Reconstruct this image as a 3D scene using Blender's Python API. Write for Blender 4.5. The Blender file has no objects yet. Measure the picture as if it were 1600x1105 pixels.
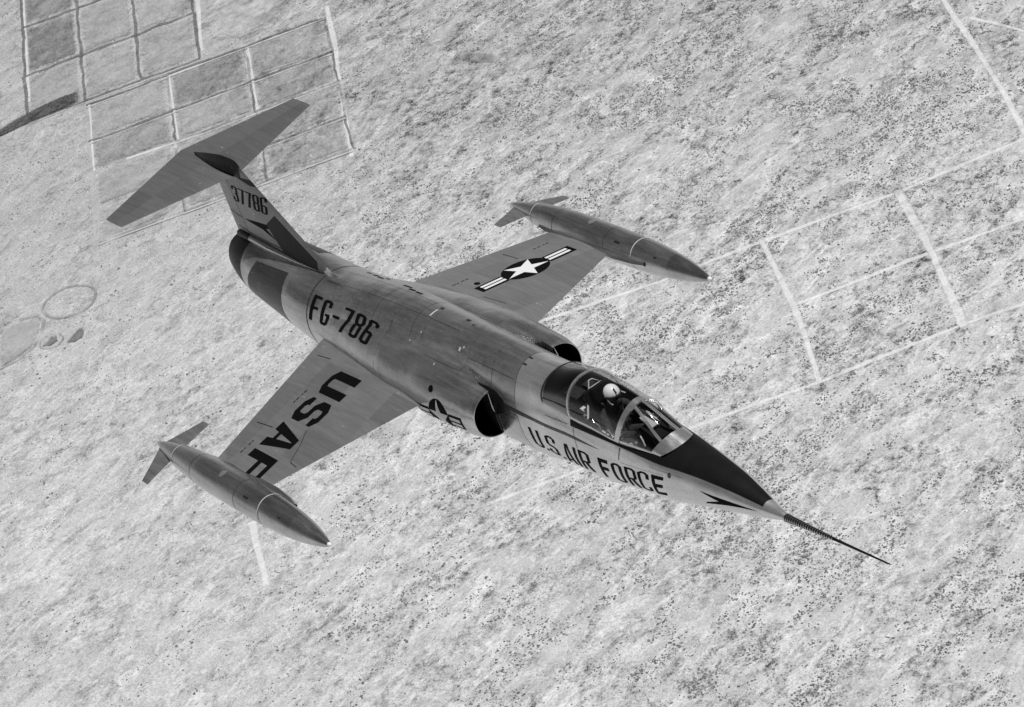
import bpy, bmesh, math
import numpy as np
from mathutils import Vector, Matrix
from mathutils.bvhtree import BVHTree
from mathutils.geometry import tessellate_polygon

# ------------------------------------------------------------------ scene, camera, light
sc = bpy.context.scene
# aircraft axes (forward, left, up) in the world; world z is up, x and y follow the road grid
A = Matrix(((0.43875568, 0.89693106, -0.05484633),
            (-0.88831573, 0.442133, 0.12415141),
            (0.13560463, -0.00575128, 0.99074634)))
CAM = Vector((0.19828, -35.83459, 27.43570))
GROUND_Z = -1972.56
cd = bpy.data.cameras.new('camera'); cam = bpy.data.objects.new('camera', cd)
sc.collection.objects.link(cam); sc.camera = cam
right = Vector((0.93791947, -0.14123889, -0.31679432)); down = Vector((-0.34130712, -0.53848951, -0.7704145))
fwd = Vector((-0.06177793, 0.83071091, -0.55326564))
m3 = Matrix((right, -down, -fwd)).transposed()
cam.matrix_world = Matrix.Translation(CAM) @ m3.to_4x4()
cd.sensor_width = 36; cd.lens = 5500 / 1600 * 36; cd.clip_start = 1; cd.clip_end = 90000

SUN = (A @ Vector((0.28, 0.20, 1.0))).normalized()
el = math.asin(SUN.z); az = math.atan2(SUN.x, SUN.y)
w = bpy.data.worlds.new('World'); sc.world = w; w.use_nodes = True
nt = w.node_tree; nt.nodes.clear()
sky = nt.nodes.new('ShaderNodeTexSky'); sky.sky_type = 'NISHITA'; sky.sun_disc = False
sky.sun_elevation = el; sky.sun_rotation = az; sky.altitude = 4000; sky.air_density = 0.45; sky.dust_density = 0.15; sky.ozone_density = 1.0
bw = nt.nodes.new('ShaderNodeRGBToBW'); bg = nt.nodes.new('ShaderNodeBackground'); wo = nt.nodes.new('ShaderNodeOutputWorld')
bg.inputs['Strength'].default_value = 0.05
nt.links.new(sky.outputs[0], bw.inputs[0]); nt.links.new(bw.outputs[0], bg.inputs[0]); nt.links.new(bg.outputs[0], wo.inputs[0])
sd = bpy.data.lights.new('sun', 'SUN'); sd.energy = 4.0; sd.angle = math.radians(0.53); sd.color = (1, 1, 1)
so = bpy.data.objects.new('sun', sd); sc.collection.objects.link(so)
so.rotation_euler = SUN.to_track_quat('Z', 'Y').to_euler()
sc.view_settings.view_transform = 'Standard'; sc.view_settings.look = 'None'
sc.view_settings.gamma = 1; sc.view_settings.exposure = 0.0
sc.cycles.transparent_max_bounces = 12; sc.cycles.max_bounces = 8

# ------------------------------------------------------------------ materials (the photograph is black and white: all greys)
class NT:
    def __init__(s, m):
        m.use_nodes = True; s.t = m.node_tree; s.t.nodes.clear(); s.m = m
    def n(s, kind, **kw):
        nd = s.t.nodes.new('ShaderNode' + kind)
        for k, v in kw.items():
            if k.startswith('_'):
                setattr(nd, k[1:], v)
        for k, v in kw.items():
            if not k.startswith('_'):
                i = nd.inputs[int(k[1:])] if k[0] == 'i' and k[1:].isdigit() else nd.inputs[k.replace('__', ' ')]
                if isinstance(v, bpy.types.NodeSocket): s.t.links.new(v, i)
                else: i.default_value = v
        return nd
    def math(s, op, a, b=0.5, c=0.0, clamp=False):
        nd = s.t.nodes.new('ShaderNodeMath'); nd.operation = op; nd.use_clamp = clamp
        for k, v in enumerate((a, b, c)):
            if isinstance(v, bpy.types.NodeSocket): s.t.links.new(v, nd.inputs[k])
            else: nd.inputs[k].default_value = v
        return nd.outputs[0]
    def ramp(s, f, lo, hi, a=0.0, b=1.0):
        nd = s.t.nodes.new('ShaderNodeMapRange'); nd.clamp = True; nd.interpolation_type = 'SMOOTHSTEP'
        s.t.links.new(f, nd.inputs[0])
        for k, v in zip((1, 2, 3, 4), (lo, hi, a, b)): nd.inputs[k].default_value = v
        return nd.outputs[0]
    def noise(s, vec, scale, detail=4.0, rough=0.55, dist=0.0):
        nd = s.n('TexNoise', Vector=vec, Scale=scale, Detail=detail, Roughness=rough, Distortion=dist)
        return nd.outputs[0]
    def mapping(s, vec, scale=(1, 1, 1), rot=(0, 0, 0), loc=(0, 0, 0)):
        return s.n('Mapping', Vector=vec, Scale=scale, Rotation=rot, Location=loc).outputs[0]
    def grey(s, f):
        nd = s.t.nodes.new('ShaderNodeCombineColor')
        for k in range(3):
            if isinstance(f, bpy.types.NodeSocket): s.t.links.new(f, nd.inputs[k])
            else: nd.inputs[k].default_value = f
        return nd.outputs[0]
    def out(s, sh): s.n('OutputMaterial', Surface=sh)

def metal(name, base=0.6, rough=0.35, var=0.12, panels=0.05, bump=0.25, dirt=0.15, metallic=0.80, panel_size=(1.1, 0.55)):
    m = bpy.data.materials.new(name); t = NT(m)
    co = t.n('TexCoord').outputs['Object']
    n1 = t.noise(co, 1.3, 5, 0.6); n2 = t.noise(t.mapping(co, (0.8, 9, 9)), 1.6, 5, 0.6)
    n3 = t.noise(t.mapping(co, (6, 6, 6)), 4, 4, 0.7)
    # sheet by sheet tone: a stretched cell pattern
    vec = t.mapping(co, (1 / panel_size[0], 1 / panel_size[1], 1 / panel_size[1]))
    fl = t.n('VectorMath', i0=vec, _operation='FLOOR').outputs[0]
    cell = t.n('TexWhiteNoise', Vector=fl, _noise_dimensions='3D').outputs[0]
    v = t.math('ADD', base, t.math('MULTIPLY', t.math('SUBTRACT', n1, 0.5), var * 2))
    v = t.math('ADD', v, t.math('MULTIPLY', t.math('SUBTRACT', n2, 0.5), dirt * 1.6))
    v = t.math('ADD', v, t.math('MULTIPLY', t.math('SUBTRACT', n3, 0.5), dirt))
    v = t.math('ADD', v, t.math('MULTIPLY', t.math('SUBTRACT', cell, 0.5), panels))
    # pale rubbed nicks
    nk = t.ramp(t.noise(t.mapping(co, (3, 7, 7)), 2.2, 2, 0.5), 0.70, 0.76, 0, 0.22)
    v = t.math('ADD', v, nk)
    v = t.math('MAXIMUM', t.math('MINIMUM', v, 0.95), 0.02)
    r = t.math('ADD', rough, t.math('MULTIPLY', t.math('SUBTRACT', n2, 0.5), 0.28))
    r = t.math('ADD', r, t.math('MULTIPLY', t.math('SUBTRACT', cell, 0.5), 0.10))
    b = t.n('Bump', Strength=bump, Distance=0.02, Height=t.math('ADD', t.noise(co, 2.2, 2, 0.5), t.math('MULTIPLY', t.noise(co, 14, 3), 0.06)))
    p = t.n('BsdfPrincipled', Base__Color=t.grey(v), Metallic=metallic, Roughness=r, Normal=b.outputs[0])
    t.out(p.outputs[0]); return m

def paint(name, base, rough=0.5, var=0.03, spec=0.5, scale=5):
    m = bpy.data.materials.new(name); t = NT(m)
    co = t.n('TexCoord').outputs['Object']
    n1 = t.noise(co, scale, 5, 0.65)
    v = t.math('MAXIMUM', t.math('ADD', base, t.math('MULTIPLY', t.math('SUBTRACT', n1, 0.5), var * 2)), 0.003)
    p = t.n('BsdfPrincipled', Base__Color=t.grey(v), Roughness=rough)
    p.inputs['Specular IOR Level'].default_value = spec
    t.out(p.outputs[0]); return m

def glass(name, tint=0.92, refl=1.0):
    m = bpy.data.materials.new(name); t = NT(m)
    lw = t.n('LayerWeight', Blend=0.5).outputs['Facing']
    fr = t.math('ADD', 0.045, t.math('MULTIPLY', t.math('POWER', lw, 4.0), 0.8))
    tr = t.n('BsdfTransparent', Color=(tint, tint, tint, 1)).outputs[0]
    gl = t.n('BsdfGlossy', Color=(1, 1, 1, 1), Roughness=0.03).outputs[0]
    mx = t.n('MixShader', i0=t.math('MULTIPLY', fr, refl), i1=tr, i2=gl)
    t.out(mx.outputs[0]); return m

M = dict(
    skin=metal('bare_aluminium', 0.50, 0.27, var=0.26, bump=0.8, dirt=.30, metallic=.88),
    nose=metal('nose_aluminium', 0.66, 0.27, var=0.24, bump=0.5, dirt=.22),
    wing=metal('wing_aluminium', 0.36, 0.50, var=0.02, panels=0.0, bump=0.03, dirt=0.012),
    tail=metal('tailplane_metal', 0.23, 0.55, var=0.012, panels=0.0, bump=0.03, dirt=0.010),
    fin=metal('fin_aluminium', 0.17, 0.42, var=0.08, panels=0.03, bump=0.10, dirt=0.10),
    tank=metal('tank_aluminium', 0.48, 0.26, var=0.20, panels=0.08, dirt=.26, metallic=.92, panel_size=(1.6, 0.8)),
    tankfin=metal('tank_fin_metal', 0.31, 0.5, var=0.03, panels=0),
    titan=metal('burnt_titanium', 0.085, 0.45, var=0.04, panels=0.01, dirt=0.06),
    tailring=metal('shaded_titanium', 0.045, 0.45, var=0.02, panels=0.0, dirt=0.03),  # titanium with the tailplane's shade put into its colour
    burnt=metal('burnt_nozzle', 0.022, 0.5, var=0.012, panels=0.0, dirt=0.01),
    frame=metal('polished_frame', 0.60, 0.28, var=0.05, panels=0, bump=0.1),
    black=paint('black_marking', 0.003, 0.7, 0.001, spec=0.06),
    antiglare=paint('anti_glare_black', 0.007, 0.55, 0.006, spec=0.14, scale=3),
    greyband=paint('dark_grey', 0.022, 0.6, 0.008, spec=0.15),
    seam=paint('panel_seam', 0.02, 0.7, 0.006, spec=0.1),
    palseam=paint('pale_band', 0.50, 0.5, 0.05),
    white=paint('white_marking', 0.72, 0.5, 0.03),
    coneblack=paint('cone_black', 0.006, 0.4, 0.003, spec=0.25),
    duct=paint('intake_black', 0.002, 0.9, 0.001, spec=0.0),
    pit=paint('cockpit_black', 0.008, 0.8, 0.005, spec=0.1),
    pitgrey=paint('cockpit_grey', 0.035, 0.7, 0.03, scale=20, spec=0.3),
    helmet=paint('helmet_white', 0.80, 0.25, 0.02),
    suit=paint('flight_suit', 0.032, 0.85, 0.03, scale=12, spec=0.1),
    mask=paint('mask_rubber', 0.012, 0.5, 0.005, spec=0.2),
    sightglass=paint('sight_grey', 0.32, 0.5, 0.05, scale=20),
    glass=glass('canopy_glass', 0.92, 0.8),
    darkglass=glass('smoked_rear_glass', 0.6, 1.3),
    bulb=paint('lamp_glass', 0.85, 0.08, 0.0, spec=1.0),
)

# ------------------------------------------------------------------ helpers
def obj(name, verts, faces, mat, parent=None, smooth=True, mats=None, fm=None):
    me = bpy.data.meshes.new(name)
    me.from_pydata([tuple(map(float, v)) for v in verts], [], [tuple(int(i) for i in f) for f in faces])
    for mt in (mats or [mat]): me.materials.append(mt)
    if fm is not None: me.polygons.foreach_set('material_index', fm)
    bm = bmesh.new(); bm.from_mesh(me)
    bmesh.ops.remove_doubles(bm, verts=bm.verts, dist=1e-5)
    bmesh.ops.recalc_face_normals(bm, faces=bm.faces)
    bm.to_mesh(me); bm.free()
    if smooth:
        me.polygons.foreach_set('use_smooth', [True] * len(me.polygons))
        try: me.set_sharp_from_angle(angle=math.radians(38))
        except Exception: pass
    me.update()
    o = bpy.data.objects.new(name, me); sc.collection.objects.link(o)
    if parent is not None: o.parent = parent
    return o

class MB:
    def __init__(s): s.v = []; s.f = []
    def add(s, v, f):
        k = len(s.v); s.v += list(v); s.f += [tuple(i + k for i in q) for q in f]; return s
    def build(s, name, mat, parent=None, smooth=True): return obj(name, s.v, s.f, mat, parent, smooth)

def grid(P, closed_u=False):
    """P[i][j] -> verts, faces; closed_u wraps j"""
    n, m = len(P), len(P[0]); v = [p for r in P for p in r]; f = []
    for i in range(n - 1):
        for j in range(m if closed_u else m - 1):
            k = (j + 1) % m
            f.append((i * m + j, i * m + k, (i + 1) * m + k, (i + 1) * m + j))
    return v, f

def tube(pts, r, seg=8, cap=True):
    pts = [Vector(p) for p in pts]; rr = r if isinstance(r, (list, tuple)) else [r] * len(pts)
    rings = []; prev = None
    for i, p in enumerate(pts):
        t = (pts[min(i + 1, len(pts) - 1)] - pts[max(i - 1, 0)]).normalized()
        if prev is None:
            a = t.cross(Vector((0, 0, 1)));
            if a.length < 1e-3: a = t.cross(Vector((0, 1, 0)))
        else: a = prev - t * prev.dot(t)
        a.normalize(); prev = a; b = t.cross(a)
        rings.append([p + (a * math.cos(2 * math.pi * k / seg) + b * math.sin(2 * math.pi * k / seg)) * rr[i] for k in range(seg)])
    v, f = grid(rings, True)
    if cap:
        f.append(tuple(range(seg - 1, -1, -1))); f.append(tuple(range(len(v) - seg, len(v))))
    return v, f

def box(c, s, rot=None):
    c = Vector(c); v = []
    for x in (-1, 1):
        for y in (-1, 1):
            for z in (-1, 1):
                p = Vector((x * s[0] / 2, y * s[1] / 2, z * s[2] / 2))
                v.append(c + (rot @ p if rot else p))
    return v, [(0, 1, 3, 2), (4, 6, 7, 5), (0, 4, 5, 1), (2, 3, 7, 6), (0, 2, 6, 4), (1, 5, 7, 3)]

def pchip(X, Y):
    X = np.asarray(X, float); Y = np.asarray(Y, float)
    h = np.diff(X); d = np.diff(Y) / h; m = np.zeros_like(Y)
    for i in range(1, len(X) - 1):
        if d[i - 1] * d[i] > 0:
            w1 = 2 * h[i] + h[i - 1]; w2 = h[i] + 2 * h[i - 1]
            m[i] = (w1 + w2) / (w1 / d[i - 1] + w2 / d[i])
    m[0] = d[0]; m[-1] = d[-1]
    def f(x):
        i = int(np.clip(np.searchsorted(X, x) - 1, 0, len(X) - 2)); t = (x - X[i]) / h[i]
        return float((2*t**3-3*t**2+1)*Y[i] + (t**3-2*t**2+t)*h[i]*m[i] + (-2*t**3+3*t**2)*Y[i+1] + (t**3-t**2)*h[i]*m[i+1])
    return f

def lerp(a, b, t): return a + (b - a) * t
def spow(a, e): return math.copysign(abs(a) ** e, a)

# 2D decals -------------------------------------------------------------------
def cutmesh(polys, step):
    """polys: list of (outer, [holes]) in 2D; triangulated and cut along a grid so that it can follow a curved skin"""
    bm = bmesh.new()
    for outer, holes in polys:
        rings = [[Vector((p[0], p[1], 0)) for p in outer]] + [[Vector((p[0], p[1], 0)) for p in h] for h in holes]
        flat = [p for r in rings for p in r]; vs = [bm.verts.new(p) for p in flat]
        for t in tessellate_polygon(rings):
            try: bm.faces.new([vs[i] for i in t])
            except ValueError: pass
    if step:
        for ax in (0, 1):
            c = [v.co[ax] for v in bm.verts]; lo, hi = min(c), max(c)
            st = step if not isinstance(step, (tuple, list)) else step[ax]
            k = math.floor(lo / st) + 1
            while k * st < hi:
                co = Vector((0, 0, 0)); co[ax] = k * st; no = Vector((0, 0, 0)); no[ax] = 1
                bmesh.ops.bisect_plane(bm, geom=bm.verts[:] + bm.edges[:] + bm.faces[:], plane_co=co, plane_no=no); k += 1
    bm.verts.index_update()
    v = [tuple(x.co[:2]) for x in bm.verts]; f = [tuple(x.index for x in q.verts) for q in bm.faces]
    bm.free(); return v, f

def decal(name, polys, fn, mat, parent, step=0.05):
    v, f = cutmesh(polys, step)
    P = [fn(*q) for q in v]
    ok = [p is not None for p in P]
    f = [q for q in f if all(ok[i] for i in q)]
    P = [p if p is not None else (0, 0, 0) for p in P]
    return obj(name, P, f, mat, parent, smooth=True)

def stroke(pts, t, closed=False):
    """mitred stroke of width t as quads"""
    pts = [Vector((p[0], p[1])) for p in pts]; n = len(pts); L = []; R = []
    for i in range(n):
        a = pts[i - 1] if (i > 0 or closed) else None; b = pts[(i + 1) % n] if (i < n - 1 or closed) else None
        d1 = (pts[i] - a).normalized() if a is not None else None; d2 = (b - pts[i]).normalized() if b is not None else None
        if d1 is None: d1 = d2
        if d2 is None: d2 = d1
        n1 = Vector((-d1.y, d1.x)); n2 = Vector((-d2.y, d2.x)); mm = (n1 + n2).normalized(); k = t / 2 / max(0.35, mm.dot(n1))
        L.append(pts[i] + mm * k); R.append(pts[i] - mm * k)
    out = []
    for i in range(n if closed else n - 1):
        j = (i + 1) % n
        out.append(([L[i], L[j], R[j], R[i]], []))
    return out
def rect(x0, y0, x1, y1): return ([(x0, y0), (x1, y0), (x1, y1), (x0, y1)], [])

def glyph(c, W, t, tv=None, ch=None):
    """letters one unit high, W wide, stroke t, chamfer ch (blocky military lettering)"""
    k = ch if ch is not None else min(W * 0.34, 0.2); h = t / 2; ts = tv or t
    o = []
    if c == 'U': o = stroke([(h, 1), (h, k), (k, h), (W - k, h), (W - h, k), (W - h, 1)], t)
    elif c == 'S': o = stroke([(W - h, 0.74), (W - h, 1 - k), (W - k, 1 - h), (k, 1 - h), (h, 1 - k), (h, 0.5 + k * .7), (k, 0.5), (W - k, 0.5), (W - h, 0.5 - k * .7), (W - h, k), (W - k, h), (k, h), (h, k), (h, 0.26)], t)
    elif c == 'O': o = stroke([(h, k), (k, h), (W - k, h), (W - h, k), (W - h, 1 - k), (W - k, 1 - h), (k, 1 - h), (h, 1 - k)], t, True)
    elif c == 'C': o = stroke([(W - h, 0.70), (W - h, 1 - k), (W - k, 1 - h), (k, 1 - h), (h, 1 - k), (h, k), (k, h), (W - k, h), (W - h, k), (W - h, 0.30)], t)
    elif c == 'G': o = stroke([(W - h, 0.72), (W - h, 1 - k), (W - k, 1 - h), (k, 1 - h), (h, 1 - k), (h, k), (k, h), (W - k, h), (W - h, k), (W - h, 0.36)], t) + [rect(W * .5, 0.36, W, 0.36 + t * .9)]
    elif c == 'A':
        a = t * 0.62; y0, y1 = 0.20, 0.20 + t * .8
        def xo(y): return (W / 2 - a) * y
        def xi(y): return t * 1.12 + (W / 2 - t * 0.05 - t * 1.12) * y / (1 - t * 1.1)
        outer = [(0, 0), (t * 1.12, 0), (xi(y0), y0), (W - xi(y0), y0), (W - t * 1.12, 0), (W, 0), (W / 2 + a, 1), (W / 2 - a, 1)]
        top = min(0.74, 0.95)
        yt = (W / 2 - t * 1.12) / ((W / 2 - t * 0.05 - t * 1.12) / (1 - t * 1.1))
        yt = min(yt, 0.86)
        hole = [(xi(y1), y1), (W - xi(y1), y1), (W - xi(yt) + 0.001, yt), (xi(yt) - 0.001, yt)]
        o = [(outer, [hole])]
    elif c == 'F': o = [rect(0, 0, t, 1), rect(t, 1 - ts, W, 1), rect(t, 0.46, W * .92, 0.46 + ts)]
    elif c == 'E': o = [rect(0, 0, t, 1), rect(t, 1 - ts, W, 1), rect(t, 0.44, W * .88, 0.44 + ts), rect(t, 0, W, ts)]
    elif c == 'R':
        o = [rect(0, 0, t, 1)] + stroke([(t, 1 - h), (W - k, 1 - h), (W - h, 1 - k), (W - h, 0.46 + k), (W - k, 0.46 + h), (t, 0.46 + h)], t)
        o += [([(W * .42, 0.46), (W * .42 + t * 1.15, 0.46), (W, 0), (W - t * 1.2, 0)], [])]
    elif c == 'I': o = [rect(W / 2 - h, 0, W / 2 + h, 1)]
    elif c == '-': o = [rect(W * .05, 0.40, W * .95, 0.40 + t * 1.1)]
    elif c == '.': o = [rect(0, 0, t, t)]
    elif c == '7': o = [rect(0, 1 - ts, W, 1), ([(W - t * 1.02, 1 - ts), (W, 1 - ts), (W * .45 + t * .4, 0), (W * .45 - t * .7, 0)], [])]
    elif c == '3': o = stroke([(h, 0.74), (h, 1 - k), (k, 1 - h), (W - k, 1 - h), (W - h, 1 - k), (W - h, 0.5 + k * .8), (W - k, 0.5), (W - h, 0.5 - k * .8), (W - h, k), (W - k, h), (k, h), (h, k), (h, 0.26)], t) + [rect(W * .42, 0.5 - h, W - k - h, 0.5 + h)]
    elif c == '8':
        o = stroke([(h, 0.52 + k * .7), (k, 0.52), (W - k, 0.52), (W - h, 0.52 + k * .7), (W - h, 1 - k), (W - k, 1 - h), (k, 1 - h), (h, 1 - k)], t, True)
        o += stroke([(k, 0.52 - h), (h, 0.52 - k * .8), (h, k), (k, h), (W - k, h), (W - h, k), (W - h, 0.52 - k * .8), (W - k, 0.52 - h)], t)
    elif c == '6': o = stroke([(W - h, 0.76), (W - h, 1 - k), (W - k, 1 - h), (k, 1 - h), (h, 1 - k), (h, k), (k, h), (W - k, h), (W - h, k), (W - h, 0.52 - k), (W - k, 0.52 - h), (t, 0.52 - h)], t)
    return o

def text_polys(items, t, ch=None):
    """items: (char, x, width)"""
    out = []
    for c, x, W in items:
        for outer, holes in glyph(c, W, t, None, ch):
            out.append(([(p[0] + x, p[1]) for p in outer], [[(p[0] + x, p[1]) for p in h] for h in holes]))
    return out
def mp(polys, fn): return [([fn(*p) for p in o], [[fn(*p) for p in h] for h in hs]) for o, hs in polys]
def strip(pts, wd):
    return stroke(pts, wd)

# ------------------------------------------------------------------ the aircraft (x forward from the nose tip, y left, z up)
jet = bpy.data.objects.new('jet_fighter', None); sc.collection.objects.link(jet)
jet.matrix_world = A.to_4x4()
jet['label'] = 'bare metal jet fighter with T-tail, short wings and tip tanks flying over the desert'
jet['category'] = 'jet aircraft'

ST = [  # x, zc, half width, top, bottom, exponent
    (0.0, -.25, .035, .035, .035, 2), (-.12, -.245, .065, .065, .065, 2), (-.25, -.24, .092, .092, .096, 2), (-.65, -.21, .183, .183, .182, 2),
    (-1.1, -.188, .275, .275, .265, 2), (-1.56, -.186, .345, .345, .335, 2), (-2.0, -.20, .405, .415, .40, 2), (-2.44, -.22, .455, .50, .455, 2),
    (-3.35, -.20, .50, .64, .59, 2), (-4.4, -.20, .55, .83, .73, 2), (-5.2, -.27, .57, .94, .61, 2), (-5.9, -.30, .58, .955, .68, 2.0),
    (-7.0, -.30, .60, .99, .68, 2.0), (-9.0, -.25, .66, .95, .70, 2.0), (-10.7, -.15, .70, .77, .74, 2.0), (-12.2, -.20, .70, .675, .87, 2.0),
    (-13.0, -.13, .67, .625, .78, 2), (-13.9, -.05, .62, .59, .62, 2), (-14.76, .02, .555, .54, .555, 2), (-15.2, .06, .49, .48, .49, 2), (-15.5, .10, .415, .405, .42, 2), (-15.65, .125, .37, .36, .37, 2)]
ST = ST[::-1]
_f = [pchip([s[0] for s in ST], [s[k] for s in ST]) for k in range(1, 6)]
def FP(x, th, off=0.0):
    """fuselage skin; th from the top, positive towards the right (-y)"""
    zc, hw, ht, hb, n = [f(x) for f in _f]; s, c = math.sin(th), math.cos(th)
    return Vector((x, -(hw + off) * spow(s, 2 / n), zc + ((ht if c >= 0 else hb) + off) * spow(c, 2 / n)))
def FG(x, g, off=0.0):
    """fuselage skin by true angle g about the section's centre"""
    zc, hw, ht, hb, n = [f(x) for f in _f]; h = ht if math.cos(g) >= 0 else hb
    a = (abs(math.sin(g)) * h) ** (n / 2); b = (abs(math.cos(g)) * hw) ** (n / 2)
    return FP(x, math.atan2(math.copysign(a, math.sin(g)), math.copysign(b, math.cos(g))), off)
X_OPEN0, X_OPEN1 = -5.18, -2.42
sill_y = pchip([-5.18, -4.4, -3.9, -3.35, -2.42], [.42, .43, .41, .385, .27])
def sill_th(x):
    zc, hw, ht, hb, n = [f(x) for f in _f]
    return math.asin(min(1, (sill_y(x) / hw) ** (n / 2)))

mb = MB(); NT_ = 72
def ring_closed(x): return [FP(x, 2 * math.pi * k / NT_) for k in range(NT_)]
def ring_open(x):
    t0 = sill_th(x); return [FP(x, lerp(t0, 2 * math.pi - t0, k / NT_)) for k in range(NT_ + 1)]
xs_aft = [-15.65, -15.6] + list(np.arange(-15.5, -6.0, .15)) + [-5.95, -5.8, -5.65, -5.5, -5.35, X_OPEN0]
xs_mid = list(np.linspace(X_OPEN0, X_OPEN1, 26))
xs_fwd = [X_OPEN1] + list(np.arange(-2.3, -.3, .1)) + [-.25, -.18, -.12, -.06, 0]
mb.add(*grid([ring_closed(x) for x in xs_aft], True))
mb.add(*grid([ring_open(x) for x in xs_mid]))
mb.add(*grid([ring_closed(x) for x in xs_fwd], True))
fus = mb.build('fuselage', M['skin'], jet)
fus.data.materials.append(M['nose'])          # the forward section is of brighter metal
for p in fus.data.polygons:
    if p.center.x > -5.95: p.material_index = 1

def sill_g(x):
    p = FP(x, sill_th(x)); return math.atan2(-p.y, p.z - _f[0](x))
# darker cockpit cross deck where the spine closes behind the opening is part of the rear glass below
def on_fus(off=.004): return lambda x, th: FG(x, th, off)

# ---- intake nacelles
NS = [  # x, inner y, width, z, half height above, below
      (-6.58, .585, .385, -.11, .385, .385), (-6.75, .585, .415, -.11, .42, .41), (-7.1, .50, .53, -.11, .48, .445), (-7.6, .36, .695, -.11, .56, .47), (-8.2, .25, .82, -.11, .60, .48),
      (-9.0, .20, .83, -.11, .60, .49), (-10.0, .20, .76, -.13, .58, .51), (-11.0, .20, .66, -.16, .54, .50), (-12.0, .2, .53, -.19, .46, .46), (-12.8, .2, .40, -.17, .38, .40)][::-1]
_g = [pchip([s[0] for s in NS], [s[k] for s in NS]) for k in range(1, 6)]
def NP(x, a, off=0.0, sc_=1.0):
    """outer skin of the right nacelle; a from top (+90) to bottom (-90)"""
    yi, wo_, zc, ht, hb = [g(x) for g in _g]
    z = ((ht if a > 0 else hb) * sc_ + off) * spow(math.sin(a), .94); y = yi + (wo_ * sc_ + off) * spow(math.cos(a), .94)
    k = max(0, (x + 7.6) / 1.02); rake = .16 * z * min(1, k)
    return Vector((x + rake, -y, zc + z))
def nacelle(side):
    nm = MB(); n = 40; rings = []
    xs = [-6.58, -6.585, -6.6, -6.65] + list(np.arange(-6.8, -12.81, -.15))
    for x in xs:
        r = [NP(x, math.pi / 2 - math.pi * k / n, -0.012 if x > -6.582 else (-0.004 if x > -6.59 else 0)) for k in range(n + 1)]
        a, b = r[-1], r[0]; r += [a.lerp(b, k / 6) for k in range(1, 6)]
        rings.append([Vector((p.x, p.y * -side, p.z)) for p in r])
    nm.add(*grid(rings, True))
    # inner duct wall, back from the lip
    o = nm.build('air_intake', M['skin'], jet)
    rings = []
    for x in (-6.581, -6.6, -6.75, -7.0, -7.5, -8.3):
        d = -0.016 - max(0, -6.6 - x) * .12
        r = [NP(-6.58, math.pi / 2 - math.pi * k / n, d) + Vector((x + 6.58, 0, 0)) for k in range(n + 1)]
        for p in r: p.y = min(p.y, -.60 - max(0, -6.6 - x) * .05)
        a, b = r[-1], r[0]; r += [a.lerp(b, k / 6) for k in range(1, 6)]
        rings.append([Vector((p.x, p.y * -side, p.z)) for p in r])
    v, f = grid(rings, True); m_ = len(rings[0]); f.append(tuple(range(len(v) - m_, len(v))))
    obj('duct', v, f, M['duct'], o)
    # lip edge between skin and duct
    e0 = [NP(-6.58, math.pi / 2 - math.pi * k / n, -0.012) for k in range(n + 1)]
    e1 = [NP(-6.58, math.pi / 2 - math.pi * k / n, -0.016) + Vector((-.001, 0, 0)) for k in range(n + 1)]
    v, f = grid([[Vector((p.x, p.y * -side, p.z)) for p in e0], [Vector((p.x, p.y * -side, p.z)) for p in e1]])
    obj('lip', v, f, M['frame'], o)
    # splitter plate, its bright leading edge, and the half cone standing on the fuselage inboard of it
    S = MB(); yy = .600
    pl = [(-6.52, .25), (-6.56, .0), (-6.64, -.46), (-7.3, -.46), (-7.3, .25)]
    v = [(x, y, z) for y in (-yy * -side, (-yy - .012) * -side) for x, z in pl]; k = len(pl)
    f = [tuple(range(k)), tuple(range(2 * k - 1, k - 1, -1))] + [(i, (i + 1) % k, (i + 1) % k + k, i + k) for i in range(k)]
    S.add(v, f); S.build('splitter_plate', M['titan'], o, smooth=False)
    obj('splitter_edge', *tube([(-6.515, -.605 * -side, .25), (-6.53, -.615 * -side, .12), (-6.55, -.62 * -side, .0), (-6.57, -.612 * -side, -.08)], [.006, .009, .014, .004], 8), M['frame'], o)
    rings = []
    for x, r in ((-5.90, .01), (-5.93, .25), (-6.0, .45), (-6.12, .66), (-6.3, .84), (-6.5, .96), (-6.7, 1.0), (-7.3, 1.0)):
        rings.append([Vector((x, (-.34 - .268 * r * math.sin(math.pi * q / 20)) * -side, -.02 + .33 * r * math.cos(math.pi * q / 20))) for q in range(21)])
    v, f = grid(rings); obj('shock_cone', v, f, M['coneblack'], o)
    return o
inR = nacelle(1 * -1); inL = nacelle(1)

# ---- wings
def wing_edge(y): return (-7.68 - .67 * (y - .5), -11.88 + .185 * (y - .5))
def WS(x, y, top=True, off=0.0):
    xl, xt = wing_edge(y); t = min(1, max(0, (xl - x) / (xl - xt))); ch = xl - xt
    zl = .04 - .212 * (y - .5); zt = -.09 - .18 * (y - .5)
    b = .5 * .038 * ch * (4 * t * (1 - t)) ** .8 + .002
    return lerp(zl, zt, t) + (b if top else -b) + off
def make_wing(side):
    P = []
    ys = list(np.linspace(.45, 3.36, 18)); n = 22
    for y in ys:
        xl, xt = wing_edge(y); r = []
        for k in range(n + 1):
            t = k / n; x = lerp(xl, xt, t); r.append((x, y * side, WS(x, y)))
        for k in range(n, -1, -1):
            t = k / n; x = lerp(xl, xt, t); r.append((x, y * side, WS(x, y, False)))
        P.append(r)
    v, f = grid(P, True); m_ = len(P[0]); f.append(tuple(range(len(v) - m_, len(v))))
    return obj('wing', v, f, M['wing'], jet)
wR = make_wing(-1); wL = make_wing(1)
wR['label'] = 'right wing lettered USAF in black'; wL['label'] = 'left wing with a white star insignia'
def onR(x, y): return (x, -y, WS(x, y, True, .004))
def onL(x, y): return (x, y, WS(x, y, True, .004))
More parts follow.
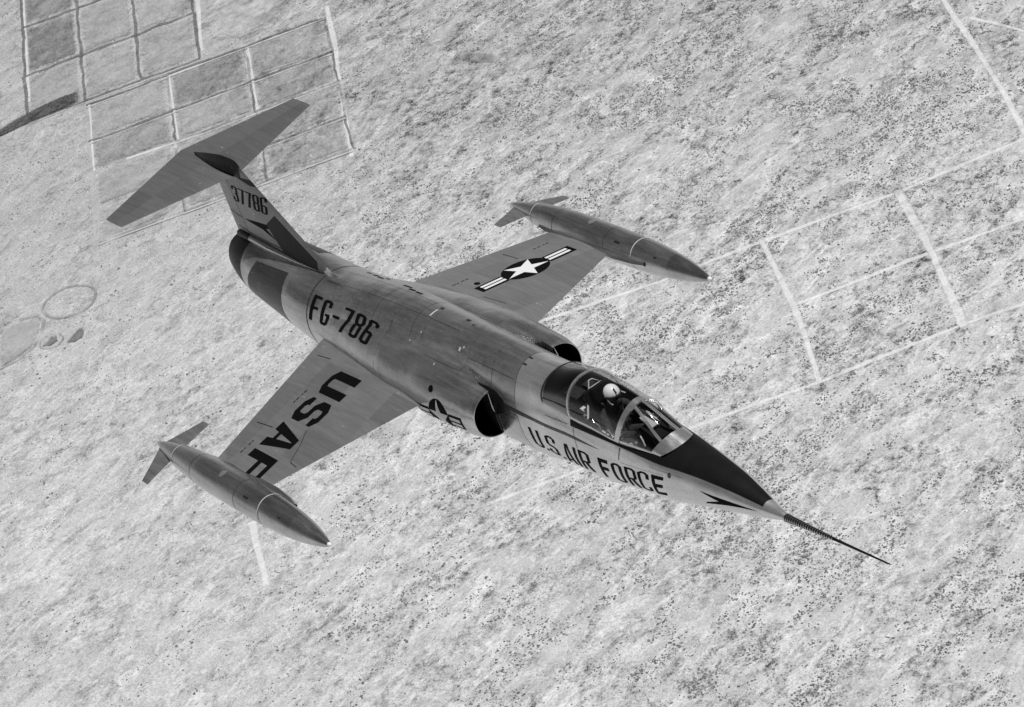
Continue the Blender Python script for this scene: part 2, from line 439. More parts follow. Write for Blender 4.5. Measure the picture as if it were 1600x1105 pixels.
def onR2(x, y): return (x, -y, WS(x, y, True, .0025))
def onL2(x, y): return (x, y, WS(x, y, True, .0025))

# USAF on the right wing: letters' tops forward, read outboard
def usaf(u, v): # u outboard 0..2.12 m, v up 0..1
    y = 1.16 + u; return (lerp(-10.57, -9.76, v) - .055 * u, y)
tx = text_polys([('U', 0, .46), ('S', .56, .46), ('A', 1.12, .50), ('F', 1.70, .44)], .150)
def tcorr(polys): # text unit is 1 high but 0.81 m: widths given in metres already
    return polys
decal('lettering', mp(tx, usaf), onR, M['black'], wR, .12)
# star and bars on the left wing
def ins(u, v): # u outboard, v forward, about the centre
    return (-10.21 + v - .07 * u, 2.17 + u)
R_ = .40
def circ(r, n=48, a0=0): return [(r * math.cos(2 * math.pi * k / n), r * math.sin(2 * math.pi * k / n)) for k in range(n)]
blk = [(circ(R_), []), ]
def bar(s, g=0.0, y0=-.10, y1=.12, x0=.36, x1=.83):
    return ([(s * x0, y0 - g), (s * (x1 + g), y0 - g), (s * (x1 + g), y1 + g), (s * x0, y1 + g)], [])
decal('roundel', mp(blk, ins), onL2, M['black'], wL, .12)
for q in (-1, 1): decal('bar_outline', mp([bar(q, .045, x0=.39)], ins), onL2, M['black'], wL, .12)
bars = []
for s in (-1, 1):
    bars += [bar(s, 0, .03, .105, .405, .80), bar(s, 0, -.085, -.01, .405, .80)]
star = []
for k in range(10):
    r = R_ * .97 if k % 2 == 0 else R_ * .375; a = math.pi / 2 + k * math.pi / 5
    star.append((r * math.cos(a), r * math.sin(a)))
def onL3(x, y): return (x, y, WS(x, y, True, .006))
for b_ in bars: decal('white_bar', mp([b_], ins), onL3, M['white'], wL, .12)
decal('white_star', mp([(star, [])], ins), onL3, M['white'], wL, .12)

def seams(name, lines, fn, parent, mat=None, step=.15):
    for pts, wd in lines: decal(name, strip(pts, wd), fn, mat or M['seam'], parent, step)
seams('hinge_line', [([(-11.28, 2.47), (-10.75, 2.44)], .014), ([(-9.89, 2.24), (-9.70, 2.5), (-9.56, 2.79)], .010), ([(-9.56, 2.79), (-9.33, 2.81)], .012),
                     ([(-11.5, 1.06), (-11.05, 1.04)], .012)], onR, wR)
seams('hinge_line', [([(-11.25, 2.33), (-10.75, 2.34)], .014), ([(-9.8, 1.2), (-9.2, 1.25)], .008)], onL, wL)
st_ = []
for a, b in ((1.66, 1.72), (1.74, 1.77), (1.82, 1.88), (1.90, 1.94), (2.76, 2.79), (2.81, 2.86), (2.92, 2.95), (2.97, 3.03)):
    st_.append(([(-10.84 - .05 * (a - 1.6), a), (-10.84 - .05 * (b - 1.6), b)], .026))
seams('stencil', st_, onR, wR, M['black'])
st_ = [([(-10.80 - .05 * (a - 1.2), a), (-10.80 - .05 * (b - 1.2), b)], .022) for a, b in ((1.18, 1.24), (1.26, 1.30), (1.34, 1.40), (1.42, 1.47), (2.68, 2.74), (2.76, 2.82), (2.86, 2.90), (2.92, 2.97))]
seams('stencil', st_, onL, wL, M['black'])
decal('fuel_cap', mp([([(.075 * math.cos(a * .5236), .045 * math.sin(a * .5236)) for a in range(12)], [])], lambda u, v: (-10.44 + u, 1.43 + v)), onL, M['black'], wL, .2)

# ---- tip tanks
TS = [(-7.08, .0), (-7.10, .028), (-7.14, .045), (-7.35, .098), (-7.75, .168), (-8.2, .217), (-8.7, .248), (-9.2, .262), (-9.8, .267), (-10.8, .265), (-11.4, .243),
      (-12.0, .200), (-12.4, .147), (-12.8, .078), (-13.05, .016), (-13.08, 0)][::-1]
_t = pchip([s[0] for s in TS], [s[1] for s in TS])
def tank(side):
    cy, cz = 3.545 * side, -.605; n = 40
    xs = [-7.08, -7.085, -7.10, -7.12, -7.14, -7.2] + list(np.arange(-7.3, -13.0, -.1)) + [-13.0, -13.05, -13.075]
    rings = [[Vector((x, cy + max(.001, _t(x)) * math.cos(2 * math.pi * k / n), cz + max(.001, _t(x)) * math.sin(2 * math.pi * k / n))) for k in range(n)] for x in xs]
    t = obj('tip_tank', *grid(rings, True), M['tank'], jet)
    def on(x, th, off=.003):
        r = _t(x) + off; return (x, cy - r * math.sin(th), cz + r * math.cos(th))
    # welded bands
    for x, wd, mat in ((-8.93, .022, M['palseam']), (-12.12, .022, M['palseam'])):
        v, f = grid([[on(xx, 2 * math.pi * k / n, .006) for k in range(n)] for xx in (x - wd / 2, x + wd / 2)], True)
        obj('band', v, f, mat, t)
    # navigation lamp at the nose
    rings = []
    for k in range(7):
        a = k / 6 * math.pi / 2; rings.append([Vector((-7.10 + .055 * math.sin(a), cy + max(.0005, .034 * math.cos(a)) * math.cos(q * math.pi / 8), cz + .008 + max(.0005, .034 * math.cos(a)) * math.sin(q * math.pi / 8))) for q in range(16)])
    obj('lamp', *grid(rings, True), M['bulb'], t)
    # fins lie in the plane of the wing
    for s in (-1, 1):
        P = []
        for y, xl, xt, th in ((.06, -12.30, -12.88, .022), (.30, -12.30, -12.72, .018), (.655, -12.28, -12.50, .012)):
            zz = cz - .20 * y * s * 1.0; yy = cy + y * s * side
            zz = cz - .20 * (y * s)
            P.append([(xl, yy, zz), (lerp(xl, xt, .35), yy, zz + th / 2), (xt, yy, zz), (lerp(xl, xt, .35), yy, zz - th / 2)])
        v, f = grid(P, True); m_ = 4; f.append(tuple(range(len(v) - m_, len(v)))); f.append((3, 2, 1, 0))
        obj('tail_fin', v, f, M['tankfin'], t, smooth=False)
    # filler cap, small hatches and seams
    hx = []
    decal('filler_cap', [([( -10.35 + .07 * math.cos(a * .3927), .05 / .26 * 1.4 * math.sin(a * .3927) + .10 * side * -1) for a in range(16)], [])], on, M['frame'], t, .2)
    for r_ in (rect(-9.45, .55, -9.3, .68), rect(-8.35, .62, -8.28, .72)): decal('hatch', [r_], on, M['seam'], t, .2)
    # seam lines
    for x in (-9.75, -11.35):
        v, f = grid([[on(xx, 2 * math.pi * k / n, .0025) for k in range(n)] for xx in (x - .005, x + .005)], True)
        obj('seam', v, f, M['titan'], t)
    # faired pylon between wing tip and tank
    P = []
    for x, yw in ((-8.55, .02), (-8.8, .07), (-9.3, .11), (-9.8, .11), (-10.8, .09), (-11.5, .05), (-11.8, .01)):
        y0 = 3.40 * side; zz = -.55 if x > -9.5 else lerp(-.55, -.60, (-9.5 - x) / 2.3); h = .05 if x > -11.5 else .02
        r0 = 3.30 - yw
        P.append([(x, y0, zz + h), (x, (r0 + .03) * side, zz + h * .8), (x, r0 * side, zz), (x, (r0 + .03) * side, zz - h), (x, y0, zz - h)])
    obj('pylon', *grid(P), M['tank'], t)
    return t
tR = tank(-1); tL = tank(1)
tL['label'] = 'left wing tip tank'; tR['label'] = 'right wing tip tank'

# ---- fin, tailplane and cap fairing
def fin_x(z): return (-12.28 - (z - .59) / .8125, -15.66 + (z - .46) * .23)
def FY(x, z):
    xl, xt = fin_x(z); t = min(1, max(0, (xl - x) / (xl - xt)))
    return .5 * .055 * (xl - xt) * (4 * t * (1 - t)) ** .75 * 1.0 + .003
P = []
for z in list(np.linspace(.3, 1.90, 12)) + [2.0, 2.12]:
    xl, xt = fin_x(z); r = []; n = 20
    if z > 1.95: xt = lerp(xl, xt, .5)
    for k in range(n + 1):
        x = lerp(xl, xt, k / n); r.append((x, -FY(x, z), z))
    for k in range(n - 1, 0, -1):
        x = lerp(xl, xt, k / n); r.append((x, FY(x, z), z))
    P.append(r)
v, f = grid(P, True); m_ = len(P[0]); f.append(tuple(range(len(v) - m_, len(v))))
fin = obj('vertical_fin', v, f, M['fin'], jet)
def onfin(off=.004): return lambda x, z: (x, -FY(x, z) - off, z)
# dorsal fillet
P = []
for x in np.linspace(-12.05, -12.75, 12):
    t = (-12.05 - x) / .7; zs = FP(x, 0).z; top = max(zs + .012 + .05 * t, min(.59 + (-12.28 - x) * .8125, .82)) if t > 0 else zs
    wd = .006 + .028 * math.sin(math.pi * min(1, t * .85 + .1)); zb = zs - .02
    P.append([(x, -wd * 1.7, zb), (x, -wd * .8, lerp(zb, top, .45)), (x, 0, top), (x, wd * .8, lerp(zb, top, .45)), (x, wd * 1.7, zb)])
obj('fin_fillet', *grid(P), M['skin'], jet)
# stabiliser
def tz(x, y): return 1.915
def make_tail():
    P = []; n = 16; ys = [-1.885 + 3.77 * k / 24 for k in range(25)]
    for y in ys:
        a = abs(y); xl = -14.34 - .415 * a; xt = -16.53 + .405 * a; r = []; ch = xl - xt
        for k in range(n + 1):
            t = k / n; r.append((lerp(xl, xt, t), y, 1.915 + .5 * .045 * ch * (4 * t * (1 - t)) ** .8 + .001))
        for k in range(n - 1, 0, -1):
            t = k / n; r.append((lerp(xl, xt, t), y, 1.915 - .5 * .045 * ch * (4 * t * (1 - t)) ** .8))
        P.append(r)
    v, f = grid(P, True); m_ = len(P[0]); f.append(tuple(range(len(v) - m_, len(v)))); f.append(tuple(range(m_ - 1, -1, -1)))
    return obj('tailplane', v, f, M['tail'], jet)
stab = make_tail()
P = []
for t in np.linspace(0, 1, 22):
    x = lerp(-14.12, -15.93, t); hw = .004 + .088 * math.sin(math.pi * min(1, t * 1.02) ** .8) ** .8 if t < .98 else .004
    top = 1.95 + pchip([0, .08, .3, .65, 1], [.19, .26, .25, .17, .06])(t); zb = 1.90
    P.append([(x, -hw, zb), (x, -hw * 1.02, lerp(zb, top, .45)), (x, -hw * .62, lerp(zb, top, .85)), (x, 0, top), (x, hw * .62, lerp(zb, top, .85)), (x, hw * 1.02, lerp(zb, top, .45)), (x, hw, zb)])
obj('fin_cap', *grid(P), M['burnt'], jet)

# number, dark band, dark arrow and dark tip on the fin
def num(u, v): return (-14.96 + u * 1.19 + .18 * v, 1.32 + v * .33 - u * .02)
decal('number', mp(text_polys([('3', -.005, .185), ('7', .21, .185), ('7', .425, .185), ('8', .64, .185), ('6', .855, .185)], .060), num), onfin(), M['black'], fin, .15)
decal('dark_band', [([(-13.50, 1.33), (-13.96, 1.08), (-13.68, .545), (-12.66, .50), (-12.60, .66)], [])], onfin(), M['greyband'], fin, .15)
decal('dark_arrow', [([(-14.87, .98), (-14.35, 1.045), (-13.935, 1.075), (-13.93, 1.0), (-14.06, .98), (-13.82, .81), (-14.22, .94)], [])], onfin(), M['black'], fin, .15)
decal('dark_tip', [([(-14.43, 1.895), (-13.90, 1.895), (-13.79, 1.80), (-13.95, 1.79)], [])], onfin(), M['greyband'], fin, .15)
# rounded fairing along the foot of the fin
for sgn in (-1, 1):
    def foot(t0, t1, n):
        P = []
        for t in np.linspace(t0, t1, n):
            x = lerp(-12.7, -15.66, t); r = .004 + .062 * min(1, t * 1.8) ** .8; zf = FP(x, 0).z
            if t > .93: r *= math.sqrt(max(0.02, 1 - ((t - .93) / .072) ** 2))
            c = Vector((x, sgn * (FY(x, zf + .05) + r * .2), zf + .015 + r * .25))
            P.append([c + Vector((0, sgn * r * math.cos(a), r * math.sin(a))) for a in np.linspace(-1.3, 1.9, 10)])
        return grid(P)
    obj('fin_foot_fairing', *foot(0, .76, 22), M['skin'], fin)
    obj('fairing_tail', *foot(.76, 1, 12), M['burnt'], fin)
seams('rudder_line', [([(-15.50, 1.0), (-15.0, .98)], .012), ([(-15.0, .60), (-14.88, 1.75)], .010), ([(-15.4, .72), (-13.0, .66)], .012)], onfin(), fin)

# ---- exhaust
rings = []; nn = 48
for x, r in ((-15.645, .362), (-15.68, .352), (-15.72, .335), (-15.725, .32), (-15.65, .31), (-15.2, .30)):
    zc = .125 + (-15.65 - x) * .12
    rings.append([Vector((x, r * math.cos(2 * math.pi * k / nn), zc + r * math.sin(2 * math.pi * k / nn))) for k in range(nn)])
v, f = grid(rings, True); f.append(tuple(range(len(v) - nn, len(v))))
obj('exhaust_nozzle', v, f, M['burnt'], jet)

# ---- dark heat-stained panels on the tail cone, painted shade aft of them, and other paint on the fuselage skin
def th_band(x0, x1, t0, t1): return rect(x0, t0, x1, t1)
for s in (1, -1):
    decal('heat_stained_panel', [([(-14.40, s * .66), (-13.33, s * .50), (-13.36, s * 2.3), (-14.95, s * 2.3), (-14.62, s * 1.2)], [])], on_fus(.003), M['titan'], fus, (.2, .12))
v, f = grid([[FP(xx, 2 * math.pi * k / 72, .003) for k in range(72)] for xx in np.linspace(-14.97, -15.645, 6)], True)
obj('shaded_tail_ring', v, f, M['tailring'], fus)  # tailplane shadow on the tail end, painted as a dark ring
# ring where the tail comes off
for x, wd, m_ in ((-12.42, .022, 'seam'), (-5.95, .008, 'titan'), (-9.0, .007, 'titan'), (-10.2, .007, 'titan')):
    v, f = grid([[FP(xx, 2 * math.pi * k / 72, .003) for k in range(72)] for xx in (x - wd / 2, x + wd / 2)], True)
    obj('seam', v, f, M[m_], fus)

# anti-glare panel on top of the nose
ag_lo = pchip([-4.42, -3.32, -2.58, -1.38, -.38], [.845, .835, .825, .76, .71])
def ag_poly():
    xs = list(np.linspace(X_OPEN1, -.40, 20))
    return [([(x, ag_lo(x)) for x in xs] + [(x, -ag_lo(x)) for x in xs[::-1]], [])]
decal('anti_glare_panel', ag_poly(), on_fus(), M['antiglare'], fus, (.12, .1))
for s in (1, -1):
    xs = list(np.linspace(-4.42, X_OPEN1, 18))
    decal('anti_glare_strip', [([(x, s * (sill_g(x) + .012)) for x in xs] + [(x, s * ag_lo(x)) for x in xs[::-1]], [])], on_fus(), M['antiglare'], fus, (.12, .1))

# ---- side projection onto the right hand skin
bpy.context.view_layer.update()
def bvh_of(objs):
    V = []; F = []
    for o in objs:
        k = len(V); V += [v.co.copy() for v in o.data.vertices]; F += [tuple(i + k for i in p.vertices) for p in o.data.polygons]
    return BVHTree.FromPolygons(V, F)
SIDE = bvh_of([fus, inR, inL])
def onside(off=.004, s=-1):
    def g(x, z):
        h = SIDE.ray_cast(Vector((x, s * 5, z)), Vector((0, -s, 0)))
        if h[0] is None: return None
        n = h[1];
        if n.y * s < 0: n = -n
        return h[0] + n * off
    return g

def onth(off=.004):
    """from outside towards the body axis at true angle g (right side positive)"""
    def f(x, g):
        zc = _f[0](x); d = Vector((0, -math.sin(g), math.cos(g))); c = Vector((x, 0, zc))
        h = SIDE.ray_cast(c + d * 4, -d)
        if h[0] is None: return None
        n = h[1]
        if n.dot(d) < 0: n = -n
        return h[0] + n * off
    return f
# U.S. AIR FORCE
ttop = pchip([-5.73, -5.18, -4.68, -4.35, -3.87, -3.45, -3.21, -2.78, -2.54, -2.28], [1.27, 1.31, 1.40, 1.43, 1.42, 1.38, 1.35, 1.25, 1.20, 1.16])
tbot = pchip([-5.68, -5.16, -4.85, -4.52, -3.99, -3.51, -3.2, -2.77, -2.58, -2.29], [1.81, 1.92, 2.07, 2.14, 2.16, 2.13, 2.11, 1.98, 1.95, 1.83])
def nosetext(u, v):
    x = u - lerp(-.02, .12, min(1, max(0, (u + 5.7) / 1.2))) * lerp(1, .5, min(1, max(0, (u + 4) / 1.6))) * (1 - v)
    return (x, lerp(tbot(x), ttop(x), v))
L = [('U', -5.72, .27), ('.', -5.40, .07), ('S', -5.28, .27), ('.', -4.96, .07), ('A', -4.83, .27), ('I', -4.52, .08), ('R', -4.38, .27), ('F', -3.88, .24), ('O', -3.56, .26), ('R', -3.22, .27), ('C', -2.90, .27), ('E', -2.56, .27)]
P = []
for c, x, W in L:
    for o, hs in glyph(c, W, .070, tv=.16, ch=.10):
        # the strokes are as thick up as across: squeeze the unit height back to metres
        P.append(([(p[0] + x, p[1] if c != '.' else p[1] * 1.6) for p in o], [[(p[0] + x, p[1]) for p in h] for h in hs]))
decal('lettering', mp(P, nosetext), on_fus(), M['black'], fus, (.06, .08))
# FG-786
def bodytext(u, v): return (u - .05 * (1 - v), lerp(lerp(1.22, 1.05, (u + 12.3) / 2.4), .61, v))
P = text_polys([('F', -12.29, .29), ('G', -11.90, .32), ('-', -11.48, .27), ('7', -11.12, .335), ('8', -10.68, .335), ('6', -10.25, .335)], .108, .10)
decal('lettering', mp(P, bodytext), onth(), M['black'], fus, (.06, .06))
# insignia on the side of the right intake
def insn(u, v): return (-7.52 + u, -.16 + v + .03 * u)
R2 = .29
decal('roundel', mp([(circ(R2), [])], insn), onside(.003), M['black'], inR, (.06, .04))
k = .72
def bar2(s_, g=0.0, y0=-.07, y1=.085, x0=.27, x1=.60): return ([(s_ * x0, y0 - g), (s_ * (x1 + g), y0 - g), (s_ * (x1 + g), y1 + g), (s_ * x0, y1 + g)], [])
for q in (-1, 1): decal('bar_outline', mp([bar2(q, .032, x0=.285)], insn), onside(.003), M['black'], inR, (.06, .04))
P = []
for q in (-1, 1): P += [bar2(q, 0, .02, .075, .295, .585), bar2(q, 0, -.065, -.01, .295, .585)]
for b_ in P: decal('white_bar', mp([b_], insn), onside(.006), M['white'], inR, (.06, .04))
decal('white_star', mp([([(p[0] / R_ * R2, p[1] / R_ * R2) for p in star], [])], insn), onside(.006), M['white'], inR, (.05, .04))
def disc(x, g, rx, rg, n=14): return ([(x + rx * math.cos(2 * math.pi * k / n), g + rg * math.sin(2 * math.pi * k / n)) for k in range(n)], [])
decal('vent', [disc(-7.70, 0, .06, .042)], lambda x, z: onside()(x, z + .22), M['black'], inR, .05)
# nose flash
decal('nose_flash', [([(-1.54, 1.25), (-.47, 1.39), (-1.05, 1.60), (-1.50, 1.80), (-1.46, 1.72), (-1.17, 1.49)], [])], on_fus(), M['black'], fus, (.08, .1))
decal('vent', [disc(-2.16, 1.04, .035, .09)], on_fus(), M['titan'], fus, .2)
decal('soot_streak', [([(-6.3, .91), (-5.57, .96), (-4.35, 1.07), (-3.75, 1.145), (-4.35, 1.15), (-5.57, 1.04), (-6.3, 1.03)], [])], on_fus(.003), M['titan'], fus, (.2, .1))
S_ = [([(-3.26, .86), (-3.31, 1.22)], .012), ([(-4.36, .86), (-4.36, 1.4)], .008), ([(-2.6, 1.0), (-1.9, .98)], .006), ([(-3.3, 1.28), (-2.3, 1.10)], .005), ([(-5.1, .80), (-4.5, .84)], .008)]
seams('panel_line', S_, on_fus(), fus)
# small markings along the spine and shoulders
def dash(x, g, l, wd): return ([(x - l / 2, g - wd / 2), (x + l / 2, g - wd / 2), (x + l / 2, g + wd / 2), (x - l / 2, g + wd / 2)], [])
for x, g, l, wd in ((-11.72, -.55, .16, .05), (-11.42, -.50, .20, .06), (-11.16, -.44, .18, .06), (-11.0, -.50, .12, .05), (-10.25, -.42, .24, .06), (-9.98, -.33, .18, .06), (-9.72, -.30, .20, .05)):
    decal('stencil', [dash(x, g, l, wd)], onth(), M['black'], fus, .2)
for x, g, l, wd in ((-7.57, .36, .05, .06), (-7.48, .31, .03, .035), (-8.71, .39, .025, .03), (-8.9, .60, .02, .02), (-8.74, .02, .035, .16), (-10.7, 1.05, .03, .03), (-9.4, 1.22, .03, .04), (-7.9, .75, .02, .03)):
    decal('worn_patch', [dash(x, g, l, wd)], onth(), M['palseam'], fus, .2)
for x, g, l, wd in ((-8.72, -.13, .08, .05), (-7.93, -.13, .10, .05), (-7.7, -.08, .05, .03), (-5.90, .08, .10, .16)):
    decal('vent', [dash(x, g, l, wd)], onth(), M['greyband'], fus, .2)
S_ = [([(-12.3, .2), (-11.6, .22)], .006), ([(-8.66, .14), (-8.66, .5)], .006), ([(-7.3, .1), (-7.3, .75)], .006), ([(-6.6, .1), (-6.6, .8)], .006), ([(-7.3, .42), (-6.0, .42)], .006), ([(-8.3, .7), (-7.3, .68)], .006), ([(-12.2, .18), (-7.8, .12)], .006),
      ([(-12.2, 1.45), (-8.5, 1.38)], .007), ([(-11.5, .4), (-11.5, .58)], .006), ([(-9.6, .3), (-9.6, 1.3)], .006), ([(-12.2, -.3), (-9.0, -.2)], .006)]
seams('panel_line', S_, onth(), fus, M['titan'])

# ---- nose boom
bz = -.25
pts = []; rr = []; fm_ = []; nr = 22
for k in range(nr):
    for t, q, mi in ((0, 1.0, 0), (.45, 1.0, 1), (.5, .84, 1), (.96, .84, 0)):
        u = (k + t) / nr; x = lerp(-.03, 1.05, u ** 1.08 if k + t > 0 else 0); pts.append((x, 0, lerp(bz, -.215, x / 2.25))); rr.append(lerp(.060, .024, u ** .85) * q); fm_.append(mi)
v, f = tube(pts, rr, 16)
boom = obj('pitot_boom', v, f, None, jet, mats=[M['tank'], M['burnt']], fm=[fm_[i // 16] for i in range(16 * (len(pts) - 1))] + [0, 0])
pts = [(x, 0, lerp(bz, -.215, x / 2.25)) for x in (1.04, 1.3, 1.8, 2.1, 2.2, 2.25)]
obj('boom_tip', *tube(pts, [.021, .018, .0145, .012, .011, .007], 12), M['burnt'], boom)

# ---- canopy and windshield, all from one surface over the sills
us = [-5.18, -4.4, -3.9, -3.35, -2.60, -2.42]
cxt = pchip(us, [-5.18, -4.42, -3.76, -3.06, -2.44, -2.21]); czt = pchip(us, [FP(-5.18, 0).z + .004, .775, .80, .725, .355, FP(-2.21, 0).z + .006])
cn = pchip(us, [1.98, 2.06, 1.95, 1.75, 1.85, 2.1])
def CS(u, ph, off=0.0):
    """ph 0 right sill .. pi left sill"""
    def raw(u, ph):
        p = FP(u, sill_th(u)); s, c = math.sin(ph), math.cos(ph); n = cn(u)
        return Vector((lerp(p.x, cxt(u), abs(s)), -sill_y(u) * spow(c, 2 / n), p.z + (czt(u) - p.z) * abs(s) ** (2 / n)))
    p = raw(u, ph)
    if off == 0: return p
    e = 1e-3; du = raw(min(-2.421, u + e), ph) - raw(max(-5.179, u - e), ph); dp = raw(u, ph + e) - raw(u, ph - e)
    n = dp.cross(du)
    if n.dot(Vector((0, p.y * .6, p.z + .1))) < 0: n = -n
    return p + n.normalized() * off
def phi_y(u, y):
    """angle at which the surface has |y|"""
    return math.acos(min(1, (abs(y) / sill_y(u)) ** (cn(u) / 2)))
def slab(name, u0, u1, f0, f1, nu, nv, mat, parent, th=(.010, -.008)):
    """a thick strip of the canopy surface between angles f0(u) and f1(u)"""
    rows = []
    for i in range(nu + 1):
        u = lerp(u0, u1, i / nu); a, b = f0(u), f1(u)
        rows.append([CS(u, lerp(a, b, j / nv), th[0]) for j in range(nv + 1)] + [CS(u, lerp(a, b, j / nv), th[1]) for j in range(nv, -1, -1)])
    v, f = grid(rows, True); m_ = len(rows[0]); f.append(tuple(range(m_ - 1, -1, -1))); f.append(tuple(range(len(v) - m_, len(v))))
    return obj(name, v, f, mat, parent)
def pane(name, u0, u1, f0, f1, mat, parent, nu=14, nv=24):
    P = [[CS(lerp(u0, u1, i / nu), lerp(f0(lerp(u0, u1, i / nu)), f1(lerp(u0, u1, i / nu)), j / nv), 0.001) for j in range(nv + 1)] for i in range(nu + 1)]
    return obj(name, *grid(P), mat, parent)
K = lambda c: (lambda u: c)
PI = math.pi
UB = -3.33   # windshield bow
mull = lambda u: lerp(.145, .062, (u + 2.62) / (-3.33 + 2.62))
# windshield
ws = slab('windshield', -3.275, -3.375, K(0.0), K(PI), 2, 40, M['frame'], jet, (.022, -.010))
slab('windshield_fairing', -2.421, -2.60, K(0.0), K(PI), 4, 40, M['frame'], ws, (.008, -.004))
slab('sill_frame', -2.59, -3.28, K(0.0), K(.17), 8, 3, M['frame'], ws)
slab('sill_frame', -2.59, -3.28, K(PI - .17), K(PI), 8, 3, M['frame'], ws)
slab('mullion', -2.59, -3.28, lambda u: phi_y(u, mull(u) + .018), lambda u: phi_y(u, mull(u) - .018), 8, 3, M['frame'], ws, (.014, -.008))
slab('mullion', -2.59, -3.28, lambda u: PI - phi_y(u, mull(u) - .018), lambda u: PI - phi_y(u, mull(u) + .018), 8, 3, M['frame'], ws, (.014, -.008))
pane('side_pane', -2.59, -3.28, K(.165), lambda u: phi_y(u, mull(u) + .016), M['glass'], ws)
pane('side_pane', -2.59, -3.28, lambda u: PI - phi_y(u, mull(u) + .016), K(PI - .165), M['glass'], ws)
pane('front_pane', -2.59, -3.28, lambda u: phi_y(u, mull(u) - .016), lambda u: PI - phi_y(u, mull(u) - .016), M['glass'], ws)
# canopy
cp = slab('canopy', -4.38, -4.42, K(0.0), K(PI), 2, 40, M['frame'], jet, (.014, -.010))
slab('sill_frame', -3.37, -4.38, K(0.0), K(.10), 10, 3, M['frame'], cp)
slab('sill_frame', -3.37, -4.38, K(PI - .085), K(PI), 10, 3, M['frame'], cp)
pane('glass', -3.36, -4.38, K(.08), K(PI - .08), M['glass'], cp, 20, 40)
rg = pane('rear_canopy', -4.42, -5.175, K(.0), K(PI), M['darkglass'], jet, 14, 40)
slab('rear_rim', -5.15, -5.179, K(0.0), K(PI), 1, 40, M['titan'], rg, (.006, -.004))

# ---- cockpit tub and what is in it
P = []
for x in np.linspace(-2.43, -4.46, 16):
    p = FP(x, sill_th(x)); y = -p.y; k = min(1, (-2.43 - x) / .5 + .35)
    P.append([(x, -y * .985, p.z - .004), (x, -min(y, .36) * .97, p.z - .12), (x, -.33 * k, -.36), (x, 0, -.39), (x, .33 * k, -.36), (x, min(y, .36) * .97, p.z - .12), (x, y * .985, p.z - .004)])
v, f = grid(P); f.append(tuple(range(7))); f.append(tuple(range(len(v) - 1, len(v) - 8, -1)))
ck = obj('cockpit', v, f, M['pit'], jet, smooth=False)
P = []
for x in (-4.46, -4.8, -5.178):
    p = FP(x, sill_th(x)); y = -p.y
    P.append([(x, -y * .985, p.z - .004), (x, -y * .5, p.z - .03), (x, 0, p.z - .02), (x, y * .5, p.z - .03), (x, y * .985, p.z - .004)])
obj('rear_deck', *grid(P), M['pit'], ck, smooth=False)
rot = lambda a, ax: Matrix.Rotation(a, 3, ax)
mb = MB(); mb.add(*box((-4.72, -.08, .40), (.36, .2, .09))); mb.add(*box((-4.68, .16, .38), (.3, .14, .10))); mb.build('radio_box', M['pitgrey'], ck, smooth=False)
# seat
mb = MB(); mb.add(*box((-4.12, 0, .18), (.07, .42, .95), rot(-.12, 'Y'))); mb.add(*box((-3.85, 0, -.18), (.5, .42, .08), rot(.08, 'Y')))
for s_ in (-1, 1): mb.add(*box((-3.9, s_ * .225, -.05), (.5, .03, .3)))
seat = mb.build('ejection_seat', M['pit'], jet, smooth=False)
mb = MB(); mb.add(*box((-4.06, 0, .60), (.10, .24, .20), rot(-.12, 'Y'))); mb.build('headrest', M['pit'], seat, smooth=False)
mb = MB()
mb.add(*tube([(-4.08, -.33, .34), (-4.15, -.22, .47), (-4.2, -.13, .57), (-4.22, -.08, .64)], .015)); mb.add(*tube([(-4.22, -.08, .64), (-4.25, -.02, .735), (-4.24, .03, .735), (-4.2, .12, .65), (-4.22, -.08, .64)], .011))
mb.add(*tube([(-4.2, .12, .65), (-4.15, .22, .47), (-4.08, .33, .34)], .011)); mb.build('canopy_brace', M['palseam'], seat)
# consoles with small switches and levers
rng = np.random.default_rng(7)
for s_ in (-1, 1):
    mb = MB(); mb.add(*box((-3.45, s_ * .30, .07), (1.3, .10, .12))); con = mb.build('side_console', M['pitgrey'], ck, smooth=False)
    for k in range(16):
        x = -2.95 - .075 * k + rng.uniform(-.02, .02); y = s_ * (.30 + rng.uniform(-.035, .035)); h = rng.uniform(.01, .05)
        obj('switch', *box((x, y, .13 + h / 2), (rng.uniform(.008, .03), rng.uniform(.008, .03), h), rot(rng.uniform(-.5, .5), 'Y')), M['frame'], con, smooth=False)
mb = MB(); mb.add(*tube([(-3.92, -.36, .27), (-3.88, -.34, .34), (-3.80, -.34, .34), (-3.76, -.35, .27)], .010)); mb.add(*tube([(-4.0, -.35, .27), (-3.97, -.31, .36), (-3.93, -.33, .32)], .009))
mb.add(*tube([(-3.62, -.36, .25), (-3.58, -.33, .31), (-3.50, -.34, .26)], .009)); mb.build('canopy_latch', M['frame'], ck)
# boxes and fittings behind the seat and along the right hand wall
for c, sz, mt in (((-4.30, -.24, .36), (.10, .07, .07), 'palseam'), ((-4.22, -.30, .30), (.05, .04, .09), 'frame'), ((-4.33, -.12, .47), (.06, .08, .05), 'pitgrey'), ((-4.28, .20, .42), (.09, .08, .06), 'frame'),
                  ((-3.70, -.335, .20), (.16, .03, .05), 'sightglass'), ((-3.52, -.34, .19), (.06, .03, .07), 'palseam'), ((-3.15, -.30, .16), (.10, .05, .05), 'sightglass'), ((-3.05, -.24, .17), (.05, .05, .05), 'frame'), ((-2.98, .12, .36), (.05, .05, .04), 'sightglass')):
    obj('equipment_box', *box(c, sz, rot(.2, 'Y')), M[mt], ck, smooth=False)
